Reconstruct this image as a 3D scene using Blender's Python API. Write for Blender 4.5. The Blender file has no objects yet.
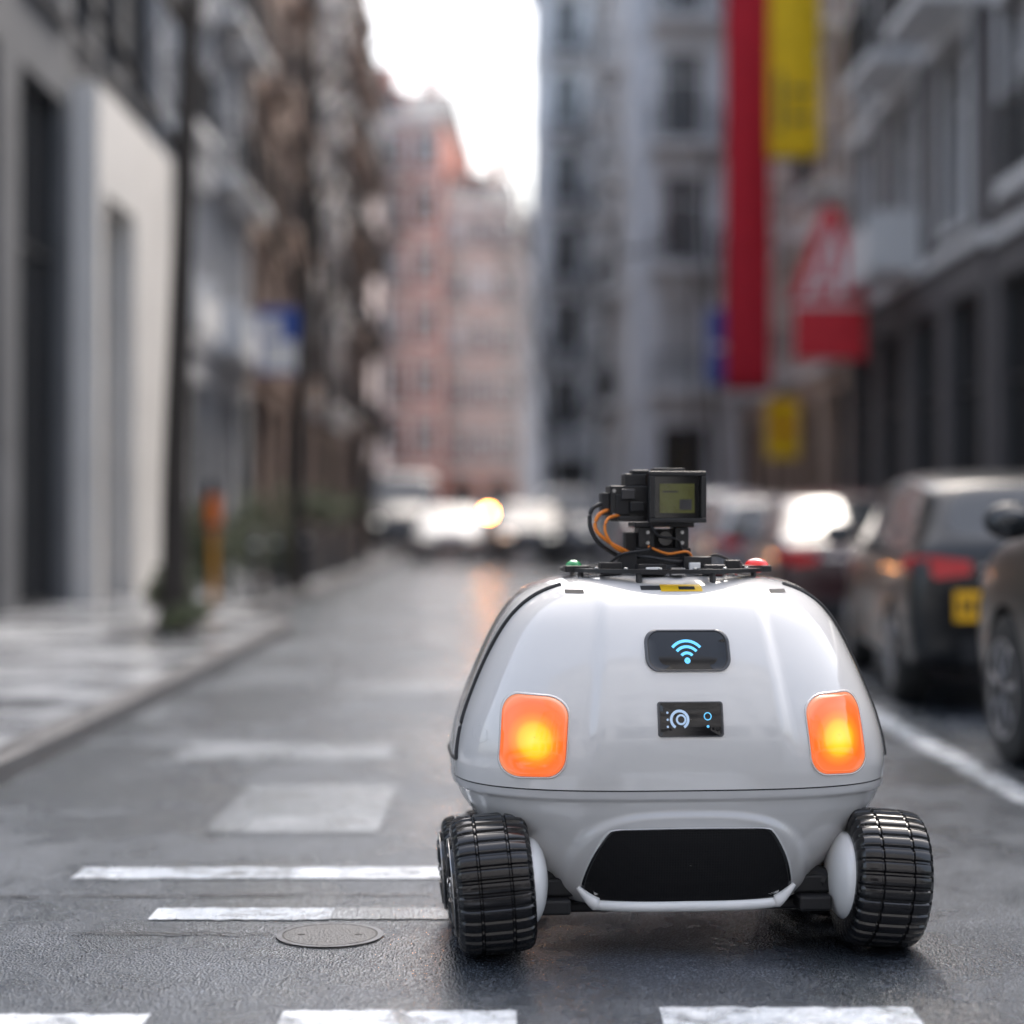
import bpy, bmesh, math, random
from mathutils import Vector, Matrix
random.seed(7)
R = math.radians
scene = bpy.context.scene
COL = scene.collection

# ------------------------------------------------------------------ materials
def pmat(name, col, rough=0.5, metal=0.0, var=0.0, vscale=3.0, bump=0.0, bscale=40.0, coat=0.0,
         emis=None, estr=0.0, rvar=0.0, spec=0.5):
    m = bpy.data.materials.new(name); m.use_nodes = True
    nt = m.node_tree; b = nt.nodes["Principled BSDF"]
    b.inputs["Base Color"].default_value = (*col, 1)
    b.inputs["Roughness"].default_value = rough
    b.inputs["Metallic"].default_value = metal
    b.inputs["Coat Weight"].default_value = coat
    b.inputs["Coat Roughness"].default_value = 0.05
    b.inputs["Specular IOR Level"].default_value = spec
    tc = nt.nodes.new("ShaderNodeTexCoord")
    if var > 0 or rvar > 0:
        n = nt.nodes.new("ShaderNodeTexNoise"); n.inputs["Scale"].default_value = vscale
        n.inputs["Detail"].default_value = 4; n.inputs["Roughness"].default_value = 0.65
        nt.links.new(tc.outputs["Object"], n.inputs["Vector"])
        if var > 0:
            r = nt.nodes.new("ShaderNodeValToRGB")
            r.color_ramp.elements[0].position = 0.3; r.color_ramp.elements[1].position = 0.72
            r.color_ramp.elements[0].color = (*[c*(1-var) for c in col], 1)
            r.color_ramp.elements[1].color = (*[min(1, c*(1+var)) for c in col], 1)
            nt.links.new(n.outputs["Fac"], r.inputs["Fac"]); nt.links.new(r.outputs["Color"], b.inputs["Base Color"])
        if rvar > 0:
            mr = nt.nodes.new("ShaderNodeMapRange")
            mr.inputs[1].default_value = 0.3; mr.inputs[2].default_value = 0.7
            mr.inputs[3].default_value = max(0.02, rough-rvar); mr.inputs[4].default_value = min(1, rough+rvar)
            nt.links.new(n.outputs["Fac"], mr.inputs[0]); nt.links.new(mr.outputs[0], b.inputs["Roughness"])
    if bump > 0:
        n2 = nt.nodes.new("ShaderNodeTexNoise"); n2.inputs["Scale"].default_value = bscale; n2.inputs["Detail"].default_value = 3
        nt.links.new(tc.outputs["Object"], n2.inputs["Vector"])
        bp = nt.nodes.new("ShaderNodeBump"); bp.inputs["Strength"].default_value = bump; bp.inputs["Distance"].default_value = 0.02
        nt.links.new(n2.outputs["Fac"], bp.inputs["Height"]); nt.links.new(bp.outputs["Normal"], b.inputs["Normal"])
    if emis:
        b.inputs["Emission Color"].default_value = (*emis, 1); b.inputs["Emission Strength"].default_value = estr
    return m

def asphalt(name, paint=None, wear=0.5, amount=1.0):
    m = bpy.data.materials.new(name); m.use_nodes = True
    nt = m.node_tree; b = nt.nodes["Principled BSDF"]; L = nt.links.new
    geo = nt.nodes.new("ShaderNodeNewGeometry")
    def noise(scale, detail=5, rough=0.6, vec=None):
        n = nt.nodes.new("ShaderNodeTexNoise"); n.inputs["Scale"].default_value = scale
        n.inputs["Detail"].default_value = detail; n.inputs["Roughness"].default_value = rough
        L(vec or geo.outputs["Position"], n.inputs["Vector"]); return n.outputs["Fac"]
    def ramp(fac, stops):
        r = nt.nodes.new("ShaderNodeValToRGB"); el = r.color_ramp.elements
        while len(el) < len(stops): el.new(0.5)
        for e, (p, c) in zip(el, stops):
            e.position = p; e.color = (c, c, c*1.0, 1) if not isinstance(c, tuple) else (*c, 1)
        L(fac, r.inputs["Fac"]); return r.outputs["Color"]
    mp = nt.nodes.new("ShaderNodeMapping"); mp.inputs["Scale"].default_value = (1.1, 0.8, 1)
    L(geo.outputs["Position"], mp.inputs["Vector"])
    big = noise(0.75, 7, 0.68, mp.outputs["Vector"])
    fine = noise(170, 2, 0.7)
    mid = noise(55, 3, 0.6)
    vor = nt.nodes.new("ShaderNodeTexVoronoi"); vor.inputs["Scale"].default_value = 130
    L(geo.outputs["Position"], vor.inputs["Vector"])
    base = ramp(fine, [(0.34, (0.008, 0.010, 0.014)), (0.52, (0.024, 0.028, 0.037)), (0.66, (0.17, 0.19, 0.225))])
    wet = ramp(big, [(0.45, 1.0), (0.57, 0.0)])      # 1 = wet film
    mx = nt.nodes.new("ShaderNodeMixRGB"); mx.blend_type = 'MULTIPLY'; mx.inputs[0].default_value = 0.85
    L(base, mx.inputs[1]); L(ramp(big, [(0.42, 0.30), (0.60, 1.35)]), mx.inputs[2])
    color = mx.outputs[0]
    rough = nt.nodes.new("ShaderNodeMapRange"); rough.inputs[3].default_value = 0.42; rough.inputs[4].default_value = 0.16
    L(wet, rough.inputs[0])
    if paint:
        wn = noise(7 if paint == 'solid' else 2.2, 8, 0.75)
        w2 = nt.nodes.new("ShaderNodeMath"); w2.operation = 'ADD'
        mm = nt.nodes.new("ShaderNodeMath"); mm.operation = 'MULTIPLY'; mm.inputs[1].default_value = 0.25
        L(fine, mm.inputs[0]); L(wn, w2.inputs[0]); L(mm.outputs[0], w2.inputs[1])
        mask = ramp(w2.outputs[0], [(wear-(.06 if paint == 'solid' else .08), 0.0), (wear+(.10 if paint == 'solid' else .16), amount)])
        m2 = nt.nodes.new("ShaderNodeMixRGB"); L(mask, m2.inputs[0]); L(color, m2.inputs[1])
        m2.inputs[2].default_value = (0.54, 0.56, 0.60, 1); color = m2.outputs[0]
    L(color, b.inputs["Base Color"]); L(rough.outputs[0], b.inputs["Roughness"])
    b.inputs["Specular IOR Level"].default_value = .8
    cw = nt.nodes.new("ShaderNodeMapRange"); cw.inputs[3].default_value = 0.25; cw.inputs[4].default_value = 1.0
    L(wet, cw.inputs[0]); L(cw.outputs[0], b.inputs["Coat Weight"])
    b.inputs["Coat Roughness"].default_value = .14; b.inputs["Coat IOR"].default_value = 1.6
    b.inputs["Coat Tint"].default_value = (.90, .95, 1, 1)
    b.inputs["Specular Tint"].default_value = (.84, .92, 1, 1)
    add = nt.nodes.new("ShaderNodeMath"); add.operation = 'ADD'
    L(vor.outputs["Distance"], add.inputs[0]); L(mid, add.inputs[1])
    bp = nt.nodes.new("ShaderNodeBump"); bp.inputs["Strength"].default_value = 1.0 if not paint else 0.5
    bp.inputs["Distance"].default_value = 0.008
    L(add.outputs[0], bp.inputs["Height"]); L(bp.outputs["Normal"], b.inputs["Normal"])
    bp2 = nt.nodes.new("ShaderNodeBump"); bp2.inputs["Strength"].default_value = 0.40; bp2.inputs["Distance"].default_value = 0.005
    L(add.outputs[0], bp2.inputs["Height"]); L(bp2.outputs["Normal"], b.inputs["Coat Normal"])
    return m

def slabmat(name):
    m = bpy.data.materials.new(name); m.use_nodes = True
    nt = m.node_tree; b = nt.nodes["Principled BSDF"]; L = nt.links.new
    geo = nt.nodes.new("ShaderNodeNewGeometry")
    br = nt.nodes.new("ShaderNodeTexBrick"); br.inputs["Scale"].default_value = 1.0
    br.inputs["Brick Width"].default_value = 0.9; br.inputs["Row Height"].default_value = 0.6
    br.inputs["Mortar Size"].default_value = 0.012
    br.inputs["Color1"].default_value = (0.30, 0.315, 0.34, 1); br.inputs["Color2"].default_value = (0.22, 0.23, 0.25, 1)
    br.inputs["Mortar"].default_value = (0.06, 0.06, 0.06, 1)
    L(geo.outputs["Position"], br.inputs["Vector"])
    n = nt.nodes.new("ShaderNodeTexNoise"); n.inputs["Scale"].default_value = 0.8; n.inputs["Detail"].default_value = 5
    L(geo.outputs["Position"], n.inputs["Vector"])
    r = nt.nodes.new("ShaderNodeValToRGB"); r.color_ramp.elements[0].position = .38; r.color_ramp.elements[1].position = .6
    r.color_ramp.elements[0].color = (.45, .45, .45, 1); r.color_ramp.elements[1].color = (1.15, 1.15, 1.15, 1)
    L(n.outputs["Fac"], r.inputs["Fac"])
    mx = nt.nodes.new("ShaderNodeMixRGB"); mx.blend_type = 'MULTIPLY'; mx.inputs[0].default_value = 1
    L(br.outputs["Color"], mx.inputs[1]); L(r.outputs["Color"], mx.inputs[2]); L(mx.outputs[0], b.inputs["Base Color"])
    mr = nt.nodes.new("ShaderNodeMapRange"); mr.inputs[1].default_value = .4; mr.inputs[2].default_value = .6
    mr.inputs[3].default_value = .16; mr.inputs[4].default_value = .45
    L(n.outputs["Fac"], mr.inputs[0]); L(mr.outputs[0], b.inputs["Roughness"])
    return m

def brickmat(name, c1, c2, mortar):
    m = bpy.data.materials.new(name); m.use_nodes = True
    nt = m.node_tree; b = nt.nodes["Principled BSDF"]; L = nt.links.new
    tc = nt.nodes.new("ShaderNodeTexCoord")
    mp = nt.nodes.new("ShaderNodeMapping"); mp.inputs["Rotation"].default_value = (R(90), 0, 0)
    L(tc.outputs["Object"], mp.inputs["Vector"])
    br = nt.nodes.new("ShaderNodeTexBrick"); br.inputs["Scale"].default_value = 1.0
    br.inputs["Brick Width"].default_value = 0.24; br.inputs["Row Height"].default_value = 0.08; br.inputs["Mortar Size"].default_value = 0.008
    br.inputs["Color1"].default_value = (*c1, 1); br.inputs["Color2"].default_value = (*c2, 1); br.inputs["Mortar"].default_value = (*mortar, 1)
    L(mp.outputs["Vector"], br.inputs["Vector"]); L(br.outputs["Color"], b.inputs["Base Color"])
    b.inputs["Roughness"].default_value = .8
    return m

M = {}
M['white_shell'] = pmat('white_shell', (0.66, 0.648, 0.638), 0.12, coat=1.0, rvar=0.03, vscale=5)
M['tub_shell'] = pmat('tub_shell', (0.46, 0.456, 0.455), 0.20, coat=0.8)
M['white_trim'] = pmat('white_trim', (0.78, 0.78, 0.78), 0.25, coat=.5)
M['gap'] = pmat('shadow_gap_rubber', (0.02, 0.02, 0.022), 0.7)
M['gloss_black'] = pmat('gloss_black', (0.006, 0.006, 0.007), 0.08, coat=.3)
M['tire'] = pmat('glossy_tire', (0.005, 0.005, 0.006), 0.18, coat=0.25, rvar=.06, vscale=14)
M['black_plastic'] = pmat('black_plastic', (0.012, 0.012, 0.014), 0.34, bump=.1, bscale=300)
M['matte_black'] = pmat('matte_black', (0.010, 0.010, 0.012), 0.6)
M['dark_metal'] = pmat('dark_metal', (0.07, 0.07, 0.075), 0.35, metal=.8)
M['steel'] = pmat('steel', (0.5, 0.5, 0.5), 0.3, metal=1)
M['orange_wire'] = pmat('orange_wire', (0.75, 0.22, 0.02), 0.4)
M['yellow_label'] = pmat('yellow_label', (0.80, 0.50, 0.02), 0.4)
M['led_blue'] = pmat('led_blue', (0.1, 0.4, 0.6), 0.3, emis=(0.14, 0.55, 0.95), estr=.9)
M['led_white'] = pmat('led_white', (0.3, 0.4, 0.5), 0.3, emis=(0.45, 0.6, 0.85), estr=.5)
M['led_red'] = pmat('led_red', (0.6, 0.015, 0.015), 0.2, coat=1, emis=(1, 0.03, 0.02), estr=.4)
M['led_green'] = pmat('led_green', (0.02, 0.25, 0.08), 0.2, coat=1, emis=(0.02, 0.6, 0.12), estr=.08)
M['lcd'] = pmat('lcd_screen', (0.03, 0.035, 0.012), 0.12, coat=.3, emis=(0.07, 0.07, 0.015), estr=.5, var=.6, vscale=20)

def grille_mat():
    m = pmat('speaker_mesh', (0.006, 0.006, 0.007), 0.6, spec=.2)
    nt = m.node_tree; b = nt.nodes["Principled BSDF"]
    tc = nt.nodes.new("ShaderNodeTexCoord"); v = nt.nodes.new("ShaderNodeTexVoronoi"); v.inputs["Scale"].default_value = 140
    v.inputs["Randomness"].default_value = 0.1
    nt.links.new(tc.outputs["Object"], v.inputs["Vector"])
    bp = nt.nodes.new("ShaderNodeBump"); bp.inputs["Strength"].default_value = .4; bp.inputs["Distance"].default_value = .003
    nt.links.new(v.outputs["Distance"], bp.inputs["Height"]); nt.links.new(bp.outputs["Normal"], b.inputs["Normal"])
    return m
M['grille'] = grille_mat()

def lamp_mat(cx, cz):
    m = bpy.data.materials.new('amber_lamp_lens'); m.use_nodes = True
    nt = m.node_tree; b = nt.nodes["Principled BSDF"]; L = nt.links.new
    tc = nt.nodes.new("ShaderNodeTexCoord")
    sb = nt.nodes.new("ShaderNodeVectorMath"); sb.operation = 'SUBTRACT'; sb.inputs[1].default_value = (cx, 0, cz)
    ml = nt.nodes.new("ShaderNodeVectorMath"); ml.operation = 'MULTIPLY'; ml.inputs[1].default_value = (1, 0, .92)
    ln = nt.nodes.new("ShaderNodeVectorMath"); ln.operation = 'LENGTH'
    L(tc.outputs["Object"], sb.inputs[0]); L(sb.outputs[0], ml.inputs[0]); L(ml.outputs[0], ln.inputs[0])
    r = nt.nodes.new("ShaderNodeValToRGB"); el = r.color_ramp.elements
    st = [(0.0, (1, .88, .10)), (0.16, (1, .82, .03)), (0.34, (1.0, .60, .01)), (0.45, (1, .30, .01)), (0.62, (1, .17, .02)), (0.82, (.92, .17, .045)), (.92, (.82, .25, .11)), (1.0, (.7, .30, .18))]
    while len(el) < len(st): el.new(.5)
    for e, (p, c) in zip(el, st): e.position = p; e.color = (*c, 1)
    mr = nt.nodes.new("ShaderNodeMapRange"); mr.inputs[2].default_value = 0.112
    L(ln.outputs["Value"], mr.inputs[0]); L(mr.outputs[0], r.inputs["Fac"])
    L(r.outputs["Color"], b.inputs["Emission Color"]); b.inputs["Emission Strength"].default_value = .97
    b.inputs["Base Color"].default_value = (.30, .05, .01, 1); b.inputs["Roughness"].default_value = .12
    b.inputs["Coat Weight"].default_value = .5
    return m

# ------------------------------------------------------------------ mesh builder
class MB:
    def __init__(s, xf=None):
        s.v = []; s.f = []; s.m = []; s.mats = []; s.xf = xf
    def mi(s, mat):
        if mat not in s.mats: s.mats.append(mat)
        return s.mats.index(mat)
    def add(s, pts, faces, mat):
        o = len(s.v)
        for p in pts:
            p = Vector(p)
            if s.xf is not None: p = s.xf @ p
            s.v.append(p)
        k = s.mi(mat)
        for f in faces:
            s.f.append([i+o for i in f]); s.m.append(k)
    def box(s, x0, x1, y0, y1, z0, z1, mat):
        if x1 < x0: x0, x1 = x1, x0
        if y1 < y0: y0, y1 = y1, y0
        if z1 < z0: z0, z1 = z1, z0
        p = [(x0,y0,z0),(x1,y0,z0),(x1,y1,z0),(x0,y1,z0),(x0,y0,z1),(x1,y0,z1),(x1,y1,z1),(x0,y1,z1)]
        s.add(p, [(0,3,2,1),(4,5,6,7),(0,1,5,4),(1,2,6,5),(2,3,7,6),(3,0,4,7)], mat)
    def tube(s, p0, p1, r0, r1, n, mat, caps=True):
        p0 = Vector(p0); p1 = Vector(p1); d = (p1-p0)
        if d.length < 1e-6: return
        d.normalize(); a = d.orthogonal().normalized(); b = d.cross(a)
        pts = []
        for p, r in ((p0, r0), (p1, r1)):
            for i in range(n):
                t = 2*math.pi*i/n; pts.append(p + (a*math.cos(t)+b*math.sin(t))*r)
        fs = [(i, (i+1) % n, n+(i+1) % n, n+i) for i in range(n)]
        if caps: fs += [tuple(range(n-1, -1, -1)), tuple(range(n, 2*n))]
        s.add(pts, fs, mat)
    def path(s, pts, rad, n, mat):
        pts = [Vector(p) for p in pts]; rings = []
        up = Vector((0.13, 0.2, 0.97)).normalized()
        for i, p in enumerate(pts):
            d = (pts[min(i+1, len(pts)-1)]-pts[max(i-1, 0)]).normalized()
            a = d.cross(up)
            if a.length < .1: a = d.orthogonal()
            a.normalize(); b = d.cross(a)
            r = rad[i] if isinstance(rad, (list, tuple)) else rad
            rings.append([p+(a*math.cos(2*math.pi*k/n)+b*math.sin(2*math.pi*k/n))*r for k in range(n)])
        vv = [q for r_ in rings for q in r_]
        fs = [(j*n+i, j*n+(i+1) % n, (j+1)*n+(i+1) % n, (j+1)*n+i) for j in range(len(rings)-1) for i in range(n)]
        fs += [tuple(range(n-1, -1, -1)), tuple(range((len(rings)-1)*n, len(rings)*n))]
        s.add(vv, fs, mat)
    def revolve_x(s, prof, n, mat, c=(0, 0, 0), rmod=None):
        vv = []
        for j, (x, r) in enumerate(prof):
            for i in range(n):
                t = 2*math.pi*i/n; rr = r if rmod is None else rmod(j, i, r)
                vv.append((c[0]+x, c[1]+rr*math.cos(t), c[2]+rr*math.sin(t)))
        fs = [(j*n+i, j*n+(i+1) % n, (j+1)*n+(i+1) % n, (j+1)*n+i) for j in range(len(prof)-1) for i in range(n)]
        fs += [tuple(range(n-1, -1, -1)), tuple(range((len(prof)-1)*n, len(prof)*n))]
        s.add(vv, fs, mat)
    def ellipsoid(s, c, r, mat, nu=20, nv=12):
        vv = []; fs = []
        for j in range(nv+1):
            ph = math.pi*j/nv
            for i in range(nu):
                t = 2*math.pi*i/nu
                vv.append((c[0]+r[0]*math.sin(ph)*math.cos(t), c[1]+r[1]*math.sin(ph)*math.sin(t), c[2]+r[2]*math.cos(ph)))
        for j in range(nv):
            for i in range(nu):
                fs.append((j*nu+i, (j+1)*nu+i, (j+1)*nu+(i+1) % nu, j*nu+(i+1) % nu))
        s.add(vv, fs, mat)
    def obj(s, name, parent=None, smooth=False, bevel=0, angle=35, seg=2, normals=True):
        me = bpy.data.meshes.new(name); me.from_pydata([tuple(v) for v in s.v], [], s.f)
        for m in s.mats: me.materials.append(m)
        me.polygons.foreach_set("material_index", s.m)
        bm = bmesh.new(); bm.from_mesh(me)
        if smooth: bmesh.ops.remove_doubles(bm, verts=bm.verts, dist=1e-5)
        if normals: bmesh.ops.recalc_face_normals(bm, faces=bm.faces)
        bm.to_mesh(me); bm.free()
        if smooth:
            me.polygons.foreach_set("use_smooth", [True]*len(me.polygons))
            me.set_sharp_from_angle(angle=R(angle))
        me.update()
        o = bpy.data.objects.new(name, me); COL.objects.link(o)
        if parent: o.parent = parent
        if bevel:
            md = o.modifiers.new('bevel', 'BEVEL'); md.width = bevel; md.segments = seg; md.limit_method = 'ANGLE'
        return o

def empty(name, loc=(0, 0, 0), rz=0.0):
    o = bpy.data.objects.new(name, None); o.location = loc; o.rotation_euler = (0, 0, rz); COL.objects.link(o)
    o.empty_display_size = .3
    return o

# ------------------------------------------------------------------ camera
FPX = 1800.0; CH = 1.17
cam = bpy.data.cameras.new('camera'); co = bpy.data.objects.new('camera', cam); COL.objects.link(co)
co.location = (0, 0, CH); co.rotation_euler = (R(90)+math.atan(8/FPX), 0, 0)
cam.sensor_width = 36; cam.lens = FPX/1024*36; cam.clip_start = .05; cam.clip_end = 3000
cam.dof.use_dof = True; cam.dof.focus_distance = 4.85; cam.dof.aperture_fstop = 0.80
scene.camera = co

# ------------------------------------------------------------------ world / light
w = bpy.data.worlds.new("World"); scene.world = w; w.use_nodes = True
nt = w.node_tree; bg = nt.nodes["Background"]
sky = nt.nodes.new("ShaderNodeTexSky"); sky.sky_type = 'NISHITA'; sky.sun_disc = False
SEL, SAZ = R(54), R(24)
sky.sun_elevation = SEL; sky.sun_rotation = SAZ; sky.dust_density = 6; sky.air_density = 1.2; sky.ozone_density = 1
hs = nt.nodes.new("ShaderNodeHueSaturation"); hs.inputs["Saturation"].default_value = 0.68; hs.inputs["Value"].default_value = 3.2
nt.links.new(sky.outputs[0], hs.inputs["Color"]); nt.links.new(hs.outputs[0], bg.inputs["Color"])
bg.inputs["Strength"].default_value = 0.15
sl = bpy.data.lights.new('sun', 'SUN'); sl.energy = 1.3; sl.angle = R(20); sl.color = (1, .95, .89)
so = bpy.data.objects.new('sun', sl); COL.objects.link(so)
sd = Vector((math.sin(SAZ)*math.cos(SEL), math.cos(SAZ)*math.cos(SEL), math.sin(SEL)))
so.rotation_euler = sd.to_track_quat('Z', 'Y').to_euler(); so.location = sd*50
scene.view_settings.view_transform = 'Standard'; scene.view_settings.look = 'None'; scene.view_settings.exposure = 0

# ------------------------------------------------------------------ ground, road, pavements
M['asphalt'] = asphalt('asphalt_wet')
M['ground'] = pmat('ground_dirt', (.07, .07, .07), .8, var=.3)
M['paint'] = asphalt('road_paint', 'solid', 0.55)
M['paint_worn'] = asphalt('road_paint_worn', 'worn', 0.60, .22)
M['slabs'] = slabmat('pavement_slabs')
M['kerb'] = pmat('kerb_granite', (.09, .09, .095), .4, var=.35, vscale=6, rvar=.15)

def sheet(name, x0, x1, y0, y1, z, mat):
    b = MB(); b.add([(x0, y0, z), (x1, y0, z), (x1, y1, z), (x0, y1, z)], [(0, 1, 2, 3)], mat); return b.obj(name)
sheet('ground', -900, 900, -900, 900, 0, M['ground'])
sheet('road', -40, 40, -40, 112, 0.004, M['asphalt'])
ZM = 0.008
marks = MB()
def mark(x0, x1, y0, y1, mat=None, z=ZM):
    rr_ = random.Random(int(x0*100+y0*10)); n = 24
    bot = [(x0+(x1-x0)*i/n, y0+rr_.uniform(-.006, .006), z) for i in range(n+1)]; top = [(x0+(x1-x0)*i/n, y1+rr_.uniform(-.006, .006), z) for i in range(n+1)]
    marks.add(bot+top, [(i, i+1, n+2+i, n+1+i) for i in range(n)], mat or M['paint'])
mark(-1.43, .35, 5.84, 6.03)
mark(-1.06, -.53, 5.24, 5.40); mark(-.529, .1, 5.25, 5.40, M['paint_worn'])
mark(-.54, .01, 3.75, 4.27); mark(.35, .95, 3.75, 4.30); mark(-1.5, -.85, 3.7, 4.24)
mark(-1.65, -.6, 8.75, 9.35, M['paint_worn']); mark(-1.15, -.5, 6.7, 7.9, M['paint_worn'])
mark(2.08, 2.23, 5.9, 15.0)
mark(-1.2, -.2, 12.2, 12.9, M['paint_worn']); mark(-.2, .9, 15.5, 16.6, M['paint_worn'])
marks.obj('road_markings')

def strip_pavement(name, line, xback, sgn, h=.12, kw=.15):
    par = empty(name, (0, 0, 0))
    k = MB(); s = MB(); n = len(line); inn = []
    for i, p in enumerate(line):
        a = Vector(line[max(i-1, 0)]); c = Vector(line[min(i+1, n-1)]); d = (c-a).normalized()
        nrm = Vector((d.y, -d.x))*sgn
        inn.append(Vector(p)+nrm*kw)
    for i in range(n-1):
        p, q = line[i], line[i+1]; pi, qi = inn[i], inn[i+1]
        k.add([(*p, 0), (*q, 0), (*q, h-.015), (*p, h-.015)], [(0, 1, 2, 3)], M['kerb'])
        po = Vector(p)+(pi-Vector(p))*.12; qo = Vector(q)+(qi-Vector(q))*.12
        k.add([(*p, h-.015), (*q, h-.015), (*qo, h), (*po, h)], [(0, 1, 2, 3)], M['kerb'])
        k.add([(*po, h), (*qo, h), (*qi, h), (*pi, h)], [(0, 1, 2, 3)], M['kerb'])
        s.add([(*pi, h-.004), (*qi, h-.004), (xback, qi.y, h-.004), (xback, pi.y, h-.004)], [(0, 1, 2, 3)], M['slabs'])
    k.obj('kerb', par); s.obj('paving', par)
    return par
ln = [(-2.24, 2.0), (-2.24, 5), (-2.24, 12), (-2.24, 18.0), (-2.27, 18.6), (-2.36, 19.1), (-2.52, 19.5), (-2.75, 19.75), (-2.95, 19.95), (-3.02, 20.3), (-3.04, 22), (-3.05, 40), (-3.3, 60), (-5.2, 80), (-7, 90)]
strip_pavement('pavement', ln, -30, -1)
rn = [(4.35, -3), (4.35, 44), (4.2, 46), (3.2, 48), (2.7, 50), (2.4, 60), (.8, 73), (-.4, 85), (-2, 92)]
strip_pavement('pavement', rn, 40, 1)

# manhole cover (flat plate, thin ring, keyholes)
mh = MB(); M['iron'] = pmat('cast_iron', (.04, .043, .05), .4, var=.5, vscale=40, bump=.3, bscale=120)
N = 48; cx, cy = -.51, 5.05
def ringm(b, r0, r1, z, mat):
    pts = [(cx+r*math.cos(2*math.pi*i/N), cy+r*math.sin(2*math.pi*i/N), z) for r in (r0, r1) for i in range(N)]
    b.add(pts, [(i, (i+1) % N, N+(i+1) % N, N+i) for i in range(N)], mat)
M['ironrim'] = pmat('iron_rim', (.085, .09, .10), .35, var=.5, vscale=30)
ringm(mh, .001, .128, .0085, M['iron']); ringm(mh, .134, .150, .0092, M['ironrim']); ringm(mh, .128, .134, .0080, M['matte_black'])
mh.box(cx-.09, cx-.07, cy-.006, cy+.006, .0087, .0095, M['matte_black']); mh.box(cx+.07, cx+.09, cy-.006, cy+.006, .0087, .0095, M['matte_black'])
mh.obj('manhole_cover')
ts = MB(); M['tar'] = pmat('tar', (.014, .014, .016), .3, rvar=.1, vscale=20)
rr = random.Random(3)
def seam(p, n, dx, dy, wd):
    pts = [(p[0]+dx*i/n+rr.uniform(-.006, .006), p[1]+dy*i/n+rr.uniform(-.012, .012), wd*rr.uniform(.3, 1.2)) for i in range(n+1)]
    for i in range(n):
        (a, b_, w0), (c, d, w1) = pts[i], pts[i+1]
        if abs(dx) > abs(dy): ts.add([(a, b_-w0, .0095), (c, d-w1, .0095), (c, d+w1, .0095), (a, b_+w0, .0095)], [(0, 1, 2, 3)], M['tar'])
        else: ts.add([(a-w0, b_, .0095), (a+w0, b_, .0095), (c+w1, d, .0095), (c-w1, d, .0095)], [(0, 1, 2, 3)], M['tar'])
seam((-1.3, 5.06), 14, .62, .0, .006); seam((-1.75, 5.55), 30, 1.5, .05, .008); seam((-.2, 7.0), 40, .25, 9.5, .010)
ts.obj('tar_seam')

# ------------------------------------------------------------------ ROBOT
RX, RY, RYAW = 0.436, 5.25, R(4.5)
robot = empty('delivery_robot', (RX, RY, 0.004), RYAW)

def hermite(tab, z):
    if z <= tab[0][0]: return tab[0][1:]
    if z >= tab[-1][0]: return tab[-1][1:]
    for i in range(len(tab)-1):
        if tab[i][0] <= z <= tab[i+1][0]: break
    p0 = tab[max(i-1, 0)]; p1 = tab[i]; p2 = tab[i+1]; p3 = tab[min(i+2, len(tab)-1)]
    h = p2[0]-p1[0]; t = (z-p1[0])/h; out = []
    for k in range(1, len(p1)):
        m1 = (p2[k]-p0[k])/max(1e-6, p2[0]-p0[0])*h; m2 = (p3[k]-p1[k])/max(1e-6, p3[0]-p1[0])*h
        out.append((2*t**3-3*t*t+1)*p1[k]+(t**3-2*t*t+t)*m1+(-2*t**3+3*t*t)*p2[k]+(t**3-t*t)*m2)
    return out
UP = [(.452, .614, .490, 3.0), (.50, .617, .500, 3.0), (.56, .608, .500, 3.0), (.62, .592, .490, 3.0), (.68, .570, .474, 3.0), (.76, .537, .443, 3.0),
      (.84, .500, .402, 3.0), (.90, .466, .364, 3.0), (.945, .430, .327, 2.9), (.975, .390, .292, 2.8), (.996, .335, .25, 2.7), (1.008, .265, .20, 2.5), (1.014, .17, .13, 2.3), (1.016, .0, .0, 2.0)]
LO = [(.125, .33, .40, 3.2), (.135, .36, .425, 3.2), (.16, .395, .44, 3.1), (.22, .452, .455, 3.0), (.30, .522, .47, 3.0), (.38, .583, .482, 3.0), (.42, .604, .486, 3.0), (.428, .612, .492, 3.0), (.4485, .614, .493, 3.0)]
def sst(a, b, x):
    t = max(0, min(1, (x-a)/(b-a))); return t*t*(3-2*t)
def bulge(x, z):
    if z > .45:
        e = .262-.05*max(0, (z-.6))/.4
        return .015*(1-sst(e-.018, e+.018, abs(x)))*sst(.48, .64, z)*(1-sst(.93, .99, z))
    q = ((abs(x)/.335)**3.2 + (max(0, z-.10)/.285)**3.2)**(1/3.2)
    return .014*(1-sst(.97, 1.05, q))
def surf(x, z):
    a, b, n = hermite(UP if z > .45 else LO, z)
    t = min(abs(x)/max(a, 1e-4), .9995)
    return -b*(1-t**n)**(1/n) - bulge(x, z)
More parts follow.
